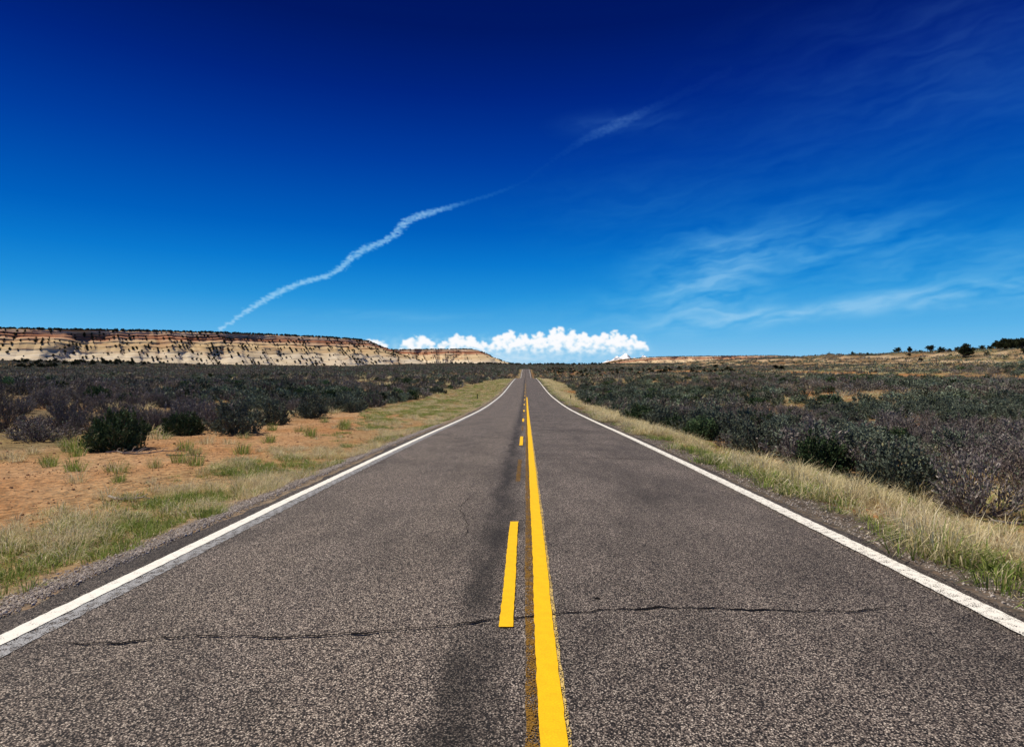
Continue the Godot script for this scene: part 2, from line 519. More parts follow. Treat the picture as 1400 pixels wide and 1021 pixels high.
# kind 0: grey-purple twiggy sagebrush, 1: blue-green sagebrush, 2: dense dark green bush; returns [stems, foliage]
func make_shrub(s: int, kind: int, lod: int) -> Array:
	var r := RandomNumberGenerator.new()
	r.seed = s
	var st := MB.new()
	var fo := MB.new()
	var lump := noise(s, 1.1, 2)
	var R := 0.62
	var H := 0.92
	var n_main: int = [[34, 32, 36], [15, 15, 16], [6, 6, 6]][lod][kind]
	var n_twig: int = [[10, 10, 13], [6, 7, 8], [4, 4, 4]][lod][kind]
	var n_leaf: int = [[9, 12, 14], [4, 5, 5], [2, 2, 2]][lod][kind]
	var size: float = [[0.028, 0.036, 0.034], [0.065, 0.075, 0.075], [0.17, 0.18, 0.18]][lod][kind]
	var own := r.randf_range(0.7, 1.45)
	var bark: Color = [Color(0.17, 0.14, 0.135), Color(0.15, 0.13, 0.11), Color(0.13, 0.10, 0.075)][kind]
	var twigc: Color = [Color(0.19, 0.16, 0.165), Color(0.16, 0.155, 0.135), Color(0.11, 0.11, 0.065)][kind]
	var leafc: Color = [Color(0.185, 0.167, 0.156), Color(0.135, 0.168, 0.128), Color(0.065, 0.105, 0.05)][kind] * own
	for i in n_main:
		var az := TAU * (i + r.randf()) / n_main
		var th := acos(1.0 - r.randf() * (0.93 if kind != 2 else 1.0))
		var dv := dirv(az, th)
		var rad := 1.0 + (0.42 if kind != 2 else 0.2) * lump.get_noise_3dv(dv * 1.6)
		var tip := Vector3(dv.x * R, H * (0.10 + 0.90 * dv.y) if kind != 2 else H * (0.10 + 0.90 * dv.y), dv.z * R) * rad * r.randf_range(0.82, 1.05)
		var root := Vector3(dv.x * 0.07, -0.03, dv.z * 0.07)
		var mid := root.lerp(tip, 0.5) + Vector3(dv.x * 0.10, -0.05, dv.z * 0.10) + Vector3(r.randf_range(-0.06, 0.06), r.randf_range(-0.04, 0.04), r.randf_range(-0.06, 0.06))
		var tint := 1.0 + r.randf_range(-0.18, 0.18)
		var dead := kind == 0 and r.randf() < 0.12
		if lod < 2:
			st.tube([root, root.lerp(mid, 0.6) + Vector3(0, -0.02, 0), mid, tip], 0.017 if lod == 0 else 0.02, 0.004, bark * r.randf_range(0.8, 1.5) if not dead else Color(0.26, 0.235, 0.21))
		for k in n_twig:
			var t := r.randf_range(0.12, 1.0)
			var p := mid.lerp(tip, (t - 0.35) / 0.65) if t > 0.35 else root.lerp(mid, t / 0.35)
			var out := (dv * 0.7 + Vector3(0, 0.75, 0) + Vector3(r.randf_range(-0.7, 0.7), r.randf_range(-0.35, 0.5), r.randf_range(-0.7, 0.7))).normalized()
			var ln := r.randf_range(0.12, 0.26) * (1.15 if kind == 0 else 0.85)
			var q := p + out * ln
			var wd: float = (0.006 if lod == 0 else 0.012) if lod < 2 else 0.03
			var sidev := out.cross(Vector3(r.randf() - 0.5, r.randf() - 0.5, r.randf() - 0.5)).normalized() * wd
			var tc := (twigc * r.randf_range(0.7, 1.5)) if not dead else Color(0.27, 0.245, 0.22) * r.randf_range(0.7, 1.1)
			st.tri(p - sidev, p + sidev, q, tc)
			if lod == 0:
				for b in 2:
					var p2 := p.lerp(q, r.randf_range(0.3, 0.8))
					var q2 := p2 + (out + Vector3(r.randf_range(-0.8, 0.8), r.randf_range(-0.2, 0.7), r.randf_range(-0.8, 0.8))).normalized() * ln * 0.55
					st.tri(p2 - sidev * 0.8, p2 + sidev * 0.8, q2, tc)
			if dead: continue
			for l in n_leaf:
				var pl := p.lerp(q, r.randf_range(0.15, 1.05)) + Vector3(r.randf_range(-1, 1), r.randf_range(-1, 1), r.randf_range(-1, 1)) * (0.035 if lod < 2 else 0.09)
				var ld := (out + Vector3(r.randf_range(-1, 1), r.randf_range(-0.5, 1), r.randf_range(-1, 1)) * 0.9).normalized()
				var lw := ld.cross(Vector3(r.randf() - 0.5, r.randf() - 0.5, r.randf() - 0.5)).normalized()
				var sz := size * r.randf_range(0.6, 1.35)
				var lc := leafc * (tint * r.randf_range(0.65, 1.45))
				if kind == 0 and r.randf() < 0.18: lc = Color(0.12, 0.15, 0.105) * tint
				if kind != 0 and r.randf() < 0.06: lc = Color(0.24, 0.23, 0.13)
				fo.tri(pl - ld * sz, pl + lw * sz * 0.42, pl + ld * sz, lc)
				fo.tri(pl - ld * sz, pl + ld * sz, pl - lw * sz * 0.42, lc)
	if kind > 0 and lod < 2:      # sprays that close the outside of the leafy kinds down to the ground
		for i in [0, 900, 2600][kind] / (1 if lod == 0 else 4):
			var dv := dirv(r.randf() * TAU, acos(1.0 - r.randf()))
			var rad := (1.0 + (0.42 if kind != 2 else 0.2) * lump.get_noise_3dv(dv * 1.6)) * pow(r.randf_range(0.35, 1.0), 0.5) * 0.98
			var pl := Vector3(dv.x * R, H * (0.05 + 0.92 * dv.y), dv.z * R) * rad
			var ld := (dv + Vector3(r.randf_range(-1, 1), r.randf_range(-0.3, 1.2), r.randf_range(-1, 1)) * 0.8).normalized()
			var lw := ld.cross(Vector3(r.randf() - 0.5, r.randf() - 0.5, r.randf() - 0.5)).normalized()
			var sz := size * r.randf_range(0.6, 1.3)
			var lc := leafc * r.randf_range(0.6, 1.5)
			fo.tri(pl - ld * sz, pl + lw * sz * 0.42, pl + ld * sz, lc)
			fo.tri(pl - ld * sz, pl + ld * sz, pl - lw * sz * 0.42, lc)
	return [st.mesh(M.twig), fo.mesh(M.leaf)]

func merged(a: Mesh, b: Mesh) -> ArrayMesh:
	var s := SurfaceTool.new()
	s.begin(Mesh.PRIMITIVE_TRIANGLES)
	s.append_from(a, 0, Transform3D())
	s.append_from(b, 0, Transform3D())
	s.set_material(M.leaf)
	return s.commit()

# straw: share of dry blades
func make_tuft(s: int, blades: int, rad: float, tall: float, straw: float, wide: float, lean := 0.5) -> ArrayMesh:
	var r := RandomNumberGenerator.new()
	r.seed = s
	var b := MB.new()
	for i in blades:
		var az := r.randf() * TAU
		var q := sqrt(r.randf())
		var root := Vector3(cos(az), 0, sin(az)) * rad * q + Vector3(0, -0.02, 0)
		var az2 := az + r.randf_range(-0.9, 0.9)
		var th := lean * (0.15 + q) * r.randf_range(0.3, 1.3)
		var h := tall * r.randf_range(0.45, 1.1)
		var d1 := dirv(az2, th * 0.6)
		var d2 := dirv(az2, minf(th * 1.9 + r.randf_range(0, 0.4), 2.0))
		var mid := root + d1 * h * 0.6
		var tip := mid + d2 * h * 0.45
		var w := Vector3(-sin(az2 + r.randf_range(-1.2, 1.2)), 0, cos(az2)) * wide * r.randf_range(0.6, 1.2)
		var c: Color
		if r.randf() < straw: c = Color(0.82, 0.76, 0.53).lerp(Color(0.60, 0.49, 0.26), r.randf()) * r.randf_range(0.75, 1.15)
		else: c = Color(0.17, 0.27, 0.055).lerp(Color(0.33, 0.38, 0.10), r.randf()) * r.randf_range(0.7, 1.2)
		b.tri(root - w, root + w, mid + w * 0.7, c)
		b.tri(root - w, mid + w * 0.7, mid - w * 0.7, c)
		b.tri(mid - w * 0.7, mid + w * 0.7, tip, c)
	return b.mesh(M.blade)

func make_juniper(s: int, leaves: int, size: float) -> Array:
	var r := RandomNumberGenerator.new()
	r.seed = s
	var tr := MB.new()
	var cr := MB.new()
	var bark := Color(0.13, 0.10, 0.08)
	var tops := []
	var n_limb := 9
	for i in n_limb:
		var az := TAU * (i + r.randf() * 0.8) / n_limb
		var th := r.randf_range(0.15, 1.25)
		var dv := dirv(az, th)
		var e := Vector3(dv.x * 1.35, 0.45 + 2.5 * pow(maxf(dv.y, 0.0), 0.8), dv.z * 1.55) * r.randf_range(0.75, 1.05)
		var root := Vector3(dv.x * 0.12, -0.15, dv.z * 0.12)
		var mid := root.lerp(e, 0.45) + Vector3(r.randf_range(-0.2, 0.2), 0.1, r.randf_range(-0.2, 0.2))
		tr.tube([root, root.lerp(mid, 0.5) + Vector3(r.randf_range(-0.1, 0.1), 0, r.randf_range(-0.1, 0.1)), mid, e], 0.16, 0.03, bark * r.randf_range(0.8, 1.3), 5)
		for k in 5:
			tops.append(mid.lerp(e, r.randf_range(0.3, 1.15)) + Vector3(r.randf_range(-0.5, 0.5), r.randf_range(-0.35, 0.4), r.randf_range(-0.5, 0.5)))
	for i in leaves:
		var c: Vector3 = tops[r.randi() % tops.size()]
		var dv := dirv(r.randf() * TAU, acos(1.0 - 2.0 * r.randf()))
		var p := c + Vector3(dv.x, dv.y * 0.75, dv.z) * 0.52 * pow(r.randf(), 0.45)
		if p.y < 0.12: p.y = 0.12 + r.randf() * 0.3
		var ld := (dv + Vector3(r.randf() - 0.5, r.randf(), r.randf() - 0.5)).normalized()
		var lw := ld.cross(Vector3(r.randf() - 0.5, r.randf() - 0.5, r.randf() - 0.5)).normalized()
		var sz := size * r.randf_range(0.6, 1.3)
		var lc := Color(0.036, 0.044, 0.022) * r.randf_range(0.6, 1.5)
		cr.tri(p - ld * sz, p + lw * sz * 0.5, p + ld * sz, lc)
		cr.tri(p - ld * sz, p + ld * sz, p - lw * sz * 0.5, lc)
	return [tr.mesh(M.twig), cr.mesh(M.leaf)]

func px_of(x: float, y: float, d: float) -> Vector2:     # rough place in the frame, 1400 x 1021, only to skip what lies out of view
	return Vector2(719.0 + 812.0 * x / d, 503.0 + 812.0 * (1.63 - y) / d)

func shrub_room(x: float, d: float) -> float:   # chance of a shrub
	if d > 740.0: return 0.95
	var ax := absf(x)
	var p := n_patch.get_noise_2d(x * 1.1 + 40.0, d * 1.1)
	var q := n_mid.get_noise_2d(x * 0.9, d * 0.9 + 200.0)
	if x < 0.0:
		var edge := -13.2 + q * 1.5
		if d > 90.0: edge = lerpf(edge, -6.5, ss(90, 240, d))
		if x > edge: return 0.0
		var k := 0.62 + p * 0.9 + q * 0.4
		k -= 0.42 * ss(-50, -14, x) * (1.0 - ss(32, 55, d))
		k += 0.5 * ss(350, 480, d)
		return k
	var edge2 := 6.6 + q * 1.0 + 2.5 * ss(60, 120, d) - 2.5 * ss(150, 230, d)
	if ax < edge2: return 0.0
	var k2 := 0.85 + p * 0.9 + q * 0.5
	if ax < 10.0: k2 += 0.3
	k2 -= 0.15 * ss(12, 25, ax)
	if ax > 70.0:
		var wob := n_low.get_noise_2d(d * 1.3, 77.0) * 14.0 + n_mid.get_noise_2d(d, 31.0) * 3.0
		var xx := x + wob
		if xx > 99.0 and xx < 110.0: k2 -= 0.32 + 0.5 * q
		elif xx > 158.0 and xx < 164.0 or xx > 178.0 and xx < 183.0: k2 -= 0.35 + 0.6 * q
		elif xx > 110.0: k2 += 0.3
	return k2

func build_plants() -> void:
	var hi := []
	var lo := []
	var tiny := []
	for kind in 3:
		hi.append([])
		lo.append([])
		tiny.append([])
		for k in 6:
			hi[kind].append(make_shrub(100 + kind * 10 + k, kind, 0))
			var a := make_shrub(200 + kind * 10 + k, kind, 1)
			lo[kind].append(merged(a[0], a[1]))
			var t := make_shrub(300 + kind * 10 + k, kind, 2)
			tiny[kind].append(merged(t[0], t[1]))
	var hi_m := []
	for kind in 3:
		hi_m.append([])
		for k in 6: hi_m[kind].append(merged(hi[kind][k][0], hi[kind][k][1]))
	print("shrub shapes ", Time.get_ticks_msec())
	# the shrubs that stand out: x, d, kind, width, height
	var heroes := [
		[-11.9, 17.0, 2, 1.75, 1.22, 0], [-11.3, 22.9, 1, 2.15, 1.35, 1], [-16.3, 19.6, 0, 2.3, 0.85, 0], [-17.6, 22.3, 0, 1.5, 1.25, 1], [-14.4, 20.8, 1, 1.1, 0.9, 2], [-13.0, 24.5, 0, 1.7, 1.35, 2],
		[-17.2, 30.0, 0, 2.3, 1.3, 3], [-15.6, 26.6, 0, 1.8, 1.1, 0], [-12.6, 29.2, 1, 2.0, 1.1, 0], [-13.1, 36.0, 1, 2.4, 1.3, 2], [-12.7, 43.0, 1, 2.2, 1.3, 3], [-13.4, 52.0, 0, 2.3, 1.3, 1],
		[7.1, 9.6, 0, 1.35, 1.05, 2], [6.9, 11.2, 1, 1.5, 0.95, 0], [7.9, 12.6, 1, 1.7, 1.0, 1], [7.0, 14.2, 2, 1.4, 0.95, 2], [7.6, 16.3, 1, 1.8, 1.1, 3], [7.0, 18.4, 1, 1.6, 0.95, 0], [7.6, 20.9, 1, 1.7, 1.05, 1], [6.9, 23.4, 2, 1.6, 1.0, 3], [7.4, 26.3, 1, 1.9, 1.1, 2], [7.0, 30.0, 1, 1.8, 1.1, 0], [7.5, 33.5, 1, 2.0, 1.2, 1], [7.2, 37.5, 2, 2.0, 1.15, 0], [7.8, 41.5, 1, 2.2, 1.25, 3], [8.4, 61.0, 1, 2.2, 1.2, 2], [9.6, 11.2, 0, 1.6, 1.0, 1], [10.9, 13.0, 0, 1.7, 1.0, 3]]
	var cand := []
	for h in heroes:
		cand.append([h[1] * 0.01, h[0], h[1], h[2], h[5], Vector3(h[3] / 1.35, h[4] / 0.95, h[3] / 1.35), rng.randf() * TAU])
	# jittered rows of shrubs over the plain, coarser with distance
	for ring in [[4.0, 110.0, 1.25], [110.0, 420.0, 2.35], [420.0, 1350.0, 4.2]]:
		var d: float = ring[0]
		while d < ring[1]:
			var span: float = d * 1.05 + 10.0
			var x: float = -span
			while x < span:
				var px: float = x + rng.randf() * ring[2]
				var pd: float = d + rng.randf() * ring[2]
				var roll := rng.randf()
				x += ring[2]
				if roll > shrub_room(px, pd): continue
				var near := false
				if pd < 65.0:
					for h in heroes:
						if absf(h[0] - px) < 1.0 and absf(h[1] - pd) < 1.0: near = true
				if near: continue
				var g := n_patch.get_noise_2d(px * 0.7 + 500.0, pd * 0.7)
				var kind := 0
				if g + rng.randf_range(-0.25, 0.25) > (0.12 if px < 0 else 0.02): kind = 1
				if px > 0.0 and px < 11.0 and pd < 90.0 and rng.randf() < 0.5: kind = 1
				if rng.randf() < 0.05: kind = 2
				var big := rng.randf_range(0.65, 1.25) * (1.0 if pd < 110 else 1.15) * (1.0 if pd < 420 else 1.9)
				var tall := big * rng.randf_range(0.75, 1.1) * (0.9 if px > 0 else 1.05)
				if pd > 420.0: tall *= 0.8
				cand.append([pd, px, pd, kind, rng.randi() % 6, Vector3(big * rng.randf_range(1.0, 1.35), tall, big * rng.randf_range(1.0, 1.35)), rng.randf() * TAU])
			d += ring[2]
	cand.sort_custom(func(a, b): return a[0] < b[0])
	print("shrubs ", cand.size(), " ", Time.get_ticks_msec())
	var single := 0
	var bulk := {}
	var names := [["sagebrush", "sagebrush"], ["green_sagebrush", "sagebrush"], ["dark_bush", "bush"]]
	for q in cand:
		var x: float = q[1]
		var d: float = q[2]
		var kind: int = q[3]
		var y := gh(x, d) - 0.02
		var s := px_of(x, y, d)
		var grow: Vector3 = q[5]
		if s.x < -260.0 or s.x > 1660.0: continue
		if single < 280 and s.x > 4.0 and s.x < 1396.0:
			var o := base(names[kind][0], Vector3(x, y, -d), q[6], grow)
			put("stems", hi[kind][q[4]][0], o)
			put("foliage", hi[kind][q[4]][1], o)
			name_shrub(o, single, kind, x, d, names[kind][1])
			single += 1
			continue
		var lod := 0 if d < 45.0 else (1 if d < 170.0 else 2)
		var key := "%d_%d_%d" % [lod, kind, q[4]]
		if not bulk.has(key): bulk[key] = [[hi_m, lo, tiny][lod][kind][q[4]], []]
		var k := rng.randf_range(0.55, 1.5)
		bulk[key][1].append([Transform3D(Basis(Vector3.UP, q[6]).scaled_local(grow), Vector3(x, y, -d)), Color(k * rng.randf_range(0.94, 1.08), k, k * rng.randf_range(0.86, 1.02))])
	var mass := base("scrub", Vector3.ZERO)
	tag(mass, "low grey sagebrush scrub covering the far plain up to the mesas", "scrub", "", "stuff")
	for key in bulk:
		many("scrub_patch", bulk[key][0], bulk[key][1], mass)
	print("scrub ", Time.get_ticks_msec())

func name_shrub(o: Node3D, i: int, kind: int, x: float, d: float, cat: String) -> void:
	if x == -11.9: tag(o, "dense dark green rounded bush standing alone on bare orange sand", cat)
	elif x == -11.3: tag(o, "wide blue-green sagebrush beside the bare orange sand with grass at its foot", cat)
	elif x == -16.3: tag(o, "low spreading purple-grey sagebrush behind bright green grass tuft", cat)
	elif x == 7.1: tag(o, "tall brownish purple twiggy sagebrush overhanging the dry verge grass beside fallen branches", cat)
	else:
		var g: Vector3 = o.scale
		var looks := "tall" if g.y > 1.05 else ("broad" if g.x > 1.25 else ("low" if g.y < 0.8 else "rounded"))
		var what: String = ["purple-grey twiggy sagebrush", "blue-green leafy sagebrush", "dark green dense bush"][kind]
		var where := "on the plain beyond the bare orange sand"
		if x > 0.0: where = "in the row behind the tall dry verge grass" if x < 9.0 else "on the open flat below the juniper ridge"
		tag(o, "%s %s %s" % [looks, what, where], cat, "%s %s %s" % [looks, what, where.replace("the ", "")])

func build_grass() -> void:
	var straw := []
	var mixed := []
	var green := []
	for k in 4:
		straw.append(make_tuft(400 + k, 70, 0.13, 0.44, 0.93, 0.0040, 0.8 + 0.15 * k))
		mixed.append(make_tuft(410 + k, 70, 0.14, 0.29, 0.6, 0.0043, 0.8 + 0.1 * k))
		green.append(make_tuft(420 + k, 70, 0.14, 0.22, 0.12, 0.0046, 0.9))
	var lists := {"s": [[], [], [], []], "m": [[], [], [], []], "g": [[], [], [], []]}
	var add := func(key: String, x: float, d: float, grow: float, wide: float) -> void:
		var k := rng.randf_range(0.8, 1.15)
		var t := Transform3D(Basis(Vector3.UP, rng.randf() * TAU).scaled_local(Vector3(grow * wide, grow, grow * wide)), Vector3(x, gh(x, d) - 0.01, -d))
		lists[key][rng.randi() % 4].append([t, Color(k, k, k * rng.randf_range(0.9, 1.1))])
	# verges: rows thinning out with distance, tufts widening
	var d := 1.5
	while d < 215.0:
		var step := 0.13 + d * 0.0045
		var wide := 1.0 + d * 0.012
		# sand side
		var lim := 7.7 + n_low.get_noise_2d(d * 4.0, 5.0) * 1.6 + 5.5 * ss(18, 50, d)
		for i in int((lim - 4.1) / (0.085 + d * 0.003)):
			var x := -rng.randf_range(4.05, lim)
			var pd := d + rng.randf() * step
			var p := n_patch.get_noise_2d(x * 3.2, pd * 1.8)
			var q := n_mid.get_noise_2d(x * 6.0 + 70.0, pd * 5.0)
			var dens := 0.95 * ss(-0.20, 0.16, p * 0.8 + q + 0.1 * ss(20, 45, d) + 0.12 * ss(-6.0, -5.2, x)) * (1.0 - ss(lim - 2.2, lim, -x)) * ss(4.1, 4.4, -x + n_fine.get_noise_2d(pd, 8.0) * 0.5)
			if rng.randf() > dens: continue
			var g := n_mid.get_noise_2d(x * 3.0 + 270.0, pd * 2.6) * 1.3 + p * 0.4 + rng.randf_range(-0.15, 0.15) + 0.16 * ss(20, 50, d)
			var key := "s" if g < -0.12 else ("m" if g < 0.10 else "g")
			add.call(key, x, pd, rng.randf_range(0.5, 1.0) * (0.72 if key == "s" else 0.9), wide)
		# dry side
		var lim2 := 6.9 + n_low.get_noise_2d(d * 4.0, 95.0) * 1.2 + 2.0 * ss(25, 90, d)
		for i in int((lim2 - 3.95) / (0.105 + d * 0.003)):
			var x := rng.randf_range(3.8, lim2)
			var pd := d + rng.randf() * step
			var q := n_mid.get_noise_2d(x * 4.2 + 170.0, pd * 3.4)
			var p := n_patch.get_noise_2d(x * 3.0, pd * 2.0 + 40.0)
			var dens := 0.85 * ss(-0.35, 0.1, p * 0.8 + n_mid.get_noise_2d(x * 6.0 + 570.0, pd * 6.0)) * ss(3.82, 4.1, x + n_fine.get_noise_2d(pd, 18.0) * 0.55) * (1.0 - 0.6 * ss(lim2 - 1.0, lim2, x))
			if rng.randf() > dens: continue
			var g := q * 1.1 + rng.randf_range(-0.3, 0.3) - 0.12 + 0.35 * (1.0 - ss(4.2, 4.9, x)) + 0.3 * ss(lim2 - 1.4, lim2 - 0.3, x) + 0.1 * ss(30, 70, d)
			var key := "s" if g < 0.08 else ("m" if g < 0.25 else "g")
			add.call(key, x, pd, rng.randf_range(0.55, 1.3) * (1.0 + 0.7 * p), wide)
		d += step
	# grass between the shrubs
	for i in 14000:
		var pd := 6.0 + 260.0 * pow(rng.randf(), 1.2)
		var x := rng.randf_range(-1.0, 1.0) * (pd * 0.95 + 6.0)
		if x > -12.5 and x < 6.8: continue
		var p := n_patch.get_noise_2d(x * 1.1 + 90.0, pd * 1.1)
		if rng.randf() > 0.42 + p * 1.6: continue
		add.call("s" if rng.randf() < 0.45 else "m", x, pd, rng.randf_range(0.7, 1.3) * (1.0 + pd * 0.004), 1.3 + pd * 0.02)
	for key in ["s", "m", "g"]:
		var o := base({"s": "dry_grass", "m": "mixed_grass", "g": "green_grass"}[key], Vector3.ZERO)
		tag(o, {"s": "dry straw-coloured grass along both road verges", "m": "half green half dry grass along the road verges and among shrubs", "g": "short fresh green grass in patches along the road verges"}[key], "grass", "", "stuff")
		for k in 4:
			if lists[key][k].size(): many("tufts", {"s": straw, "m": mixed, "g": green}[key][k], lists[key][k], o)
	# single bunches on the bare sand: x, d, radius, height, 0 green / 1 mixed / 2 pale
	var bunch := [make_tuft(440, 150, 0.13, 0.36, 0.12, 0.004, 0.95), make_tuft(441, 130, 0.13, 0.32, 0.45, 0.004, 1.0), make_tuft(442, 120, 0.14, 0.30, 0.93, 0.0042, 1.0)]
	var spots := [[-9.6, 12.4, 1.15, 1.2, 0], [-8.5, 12.1, 1.25, 1.1, 1], [-8.2, 12.9, 0.8, 1.0, 1], [-10.8, 13.2, 0.9, 0.8, 0], [-12.9, 16.6, 1.5, 1.6, 0], [-11.8, 15.3, 1.1, 1.25, 0], [-11.4, 13.9, 1.0, 0.9, 0], [-12.3, 14.0, 1.1, 0.8, 2], [-10.6, 10.6, 0.9, 0.8, 0], [-9.6, 9.3, 1.4, 1.1, 0], [-9.2, 9.0, 1.0, 0.8, 1], [-8.4, 10.9, 1.0, 1.0, 2], [-8.3, 14.0, 1.0, 1.1, 0], [-7.5, 13.3, 1.0, 1.2, 0], [-9.8, 16.8, 1.2, 1.2, 0], [-9.0, 15.9, 1.0, 1.0, 1], [-7.7, 15.9, 1.3, 1.3, 0], [-7.1, 16.6, 1.0, 0.9, 1], [-10.3, 18.9, 1.3, 1.2, 2], [-9.5, 18.7, 1.3, 1.0, 2], [-10.0, 20.8, 1.1, 1.0, 1], [-8.4, 19.2, 1.2, 1.1, 0], [-8.0, 21.8, 1.4, 1.4, 0], [-9.3, 24.2, 1.3, 1.1, 1], [-10.9, 25.2, 1.2, 1.2, 0], [-7.8, 25.3, 1.5, 1.3, 0], [-8.8, 28.6, 1.5, 1.4, 0], [-10.7, 31.2, 1.5, 1.2, 1], [-8.9, 33.6, 1.6, 1.3, 0], [-12.1, 12.0, 1.0, 0.9, 2], [-6.9, 9.6, 0.9, 0.8, 2], [-7.6, 10.9, 0.7, 0.7, 0], [-13.3, 15.7, 1.0, 0.8, 2], [-12.3, 17.2, 0.9, 0.7, 2], [-14.3, 18.0, 1.2, 1.0, 1]]
	for t in spots:
		var o := put("grass_tuft", bunch[t[4]])
		o.transform = Transform3D(Basis(Vector3.UP, rng.randf() * TAU).scaled_local(Vector3(t[2], t[3], t[2]) * 1.15), Vector3(t[0], gh(t[0], t[1]) - 0.01, -t[1]))
		tag(o, ["fresh green bunchgrass tuft growing on the bare orange sand", "yellowing green bunchgrass tuft growing on the bare orange sand", "pale dry bunchgrass tuft growing on the bare orange sand"][t[4]], "grass tuft", ["green tufts on the sand", "yellowing tufts on the sand", "pale tufts on the sand"][t[4]])
	print("grass ", Time.get_ticks_msec())

# ---------------------------------------------------------------- stones, sticks, posts
func stone_mesh(s: int, c: Color) -> ArrayMesh:
	var r := RandomNumberGenerator.new()
	r.seed = s
	var b := MB.new()
	var p := []
	for y in [-0.5, 0.1, 0.55]:
		var ring := []
		for k in 6:
			var w: float = TAU * (k + r.randf_range(-0.25, 0.25)) / 6.0
			var q: float = [0.9, 1.0, 0.5][p.size()] * r.randf_range(0.7, 1.15)
			ring.append(Vector3(cos(w) * q, y + r.randf_range(-0.1, 0.1), sin(w) * q * 0.8))
		p.append(ring)
	for j in 2:
		for k in 6:
			b.quad(p[j][k], p[j][(k + 1) % 6], p[j + 1][(k + 1) % 6], p[j + 1][k], c)
	for k in 6: b.tri(Vector3(0.05, 0.65, 0), p[2][k], p[2][(k + 1) % 6], c)
	return b.mesh(M.stone)

func build_litter() -> void:
	M.stone = mat(0.9, true, 0.3)
	var gravel := base("gravel", Vector3.ZERO)
	tag(gravel, "loose grey gravel along both edges of the asphalt", "gravel", "", "stuff")
	for k in 3:
		var list := []
		for i in 14000:
			var d := 1.5 + 26.0 * pow(rng.randf(), 1.7)
			var left := rng.randf() < 0.86
			var x := -(3.72 + absf(rng.randfn(0.0, 0.26)) + rng.randf() * 0.2) if left else 3.66 + absf(rng.randfn(0.0, 0.28))
			var y := maxf(gh(x, d), ry(d) - 0.07 if (x > -3.84 and x < 3.72) else -99.0)
			if absf(x) < 3.84: y = ry(d) - 0.050
			var sz := rng.randf_range(0.004, 0.011) * (1.0 + 1.0 * float(rng.randf() < 0.06))
			var g := rng.randf_range(0.45, 1.25)
			list.append([Transform3D(Basis.from_euler(Vector3(rng.randf() * 0.6, rng.randf() * TAU, rng.randf() * 0.6)).scaled(Vector3.ONE * sz), Vector3(x, y + sz * 0.3, -d)), Color(g, g * 0.96, g * 0.92)])
		many("pebbles", stone_mesh(500 + k, Color(0.46, 0.43, 0.40)), list, gravel)
	var clods := base("sand_clods", Vector3.ZERO)
	tag(clods, "small clods and pebbles scattered over the orange sand", "pebbles", "", "stuff")
	for k in 2:
		var list := []
		for i in 5000:
			var d := 4.0 + 30.0 * pow(rng.randf(), 1.3)
			var x := -rng.randf_range(5.0, 20.0)
			var sz := rng.randf_range(0.006, 0.02) * (1.0 + 1.6 * float(rng.randf() < 0.05))
			var g := rng.randf_range(0.6, 1.2)
			list.append([Transform3D(Basis.from_euler(Vector3(rng.randf() * 0.6, rng.randf() * TAU, rng.randf() * 0.6)).scaled(Vector3.ONE * sz), Vector3(x, gh(x, d) + sz * 0.2, -d)), Color(g, g, g)])
		many("clods", stone_mesh(510 + k, Color(0.46, 0.27, 0.14)), list, clods)
	# fallen branches
	fallen(-9.9, 15.6, 0.3, 0.75, 601, "weathered grey fallen branch lying on bare sand before the dark round bush", Color(0.30, 0.255, 0.22))
	fallen(-10.9, 16.0, 0.1, 0.55, 602, "short bleached stick lying on bare sand beside dark round bush", Color(0.36, 0.31, 0.26))
	fallen(-8.8, 15.2, -0.1, 0.6, 603, "dark fallen stick lying alone on the bare orange sand", Color(0.15, 0.12, 0.105))
	fallen(-6.3, 9.3, 0.1, 0.35, 604, "pale straight stick lying in the green verge grass", Color(0.45, 0.40, 0.33))
	fallen(9.1, 11.0, 0.5, 0.8, 605, "bleached white forked dead branch under the twiggy sagebrush", Color(0.48, 0.45, 0.41))
	fallen(7.7, 8.9, -0.25, 0.75, 606, "grey dead branch lying in the dry verge grass below sagebrush", Color(0.36, 0.33, 0.31))
	fallen(7.9, 13.6, 0.2, 0.8, 607, "brown dead branch between two green shrubs behind dry grass", Color(0.28, 0.22, 0.17))
	post(-5.9, 72.0, Color(0.03, 0.06, 0.045), "thin dark green marker post standing in the green verge grass")
	post(5.2, 69.0, Color(0.10, 0.05, 0.035), "thin reddish brown marker post standing in the dry verge grass")

func fallen(x: float, d: float, turn: float, ln: float, s: int, label: String, c: Color) -> void:
	var r := RandomNumberGenerator.new()
	r.seed = s
	var b := MB.new()
	var pts := []
	for i in 6:
		var t := i / 5.0 - 0.5
		pts.append(Vector3(t * 2.0 * ln, 0.03 + 0.05 * r.randf(), r.randf_range(-0.07, 0.07)))
	b.tube(pts, 0.024, 0.007, c, 5)
	var o := base("fallen_branch", Vector3(x, gh(x, d), -d), turn)
	tag(o, label, "branch")
	put("limb", b.mesh(M.stone), o)
	for k in 4:
		var tb := MB.new()
		var p: Vector3 = pts[1 + k]
		var q := p + Vector3(r.randf_range(0.1, 0.3), r.randf_range(0.08, 0.26), r.randf_range(-0.3, 0.3)) * ln
		tb.tube([p, p.lerp(q, 0.5) + Vector3(0, r.randf_range(0, 0.05), 0.03), q], 0.012, 0.003, c * r.randf_range(0.85, 1.1), 4)
		put("twig", tb.mesh(M.stone), o)

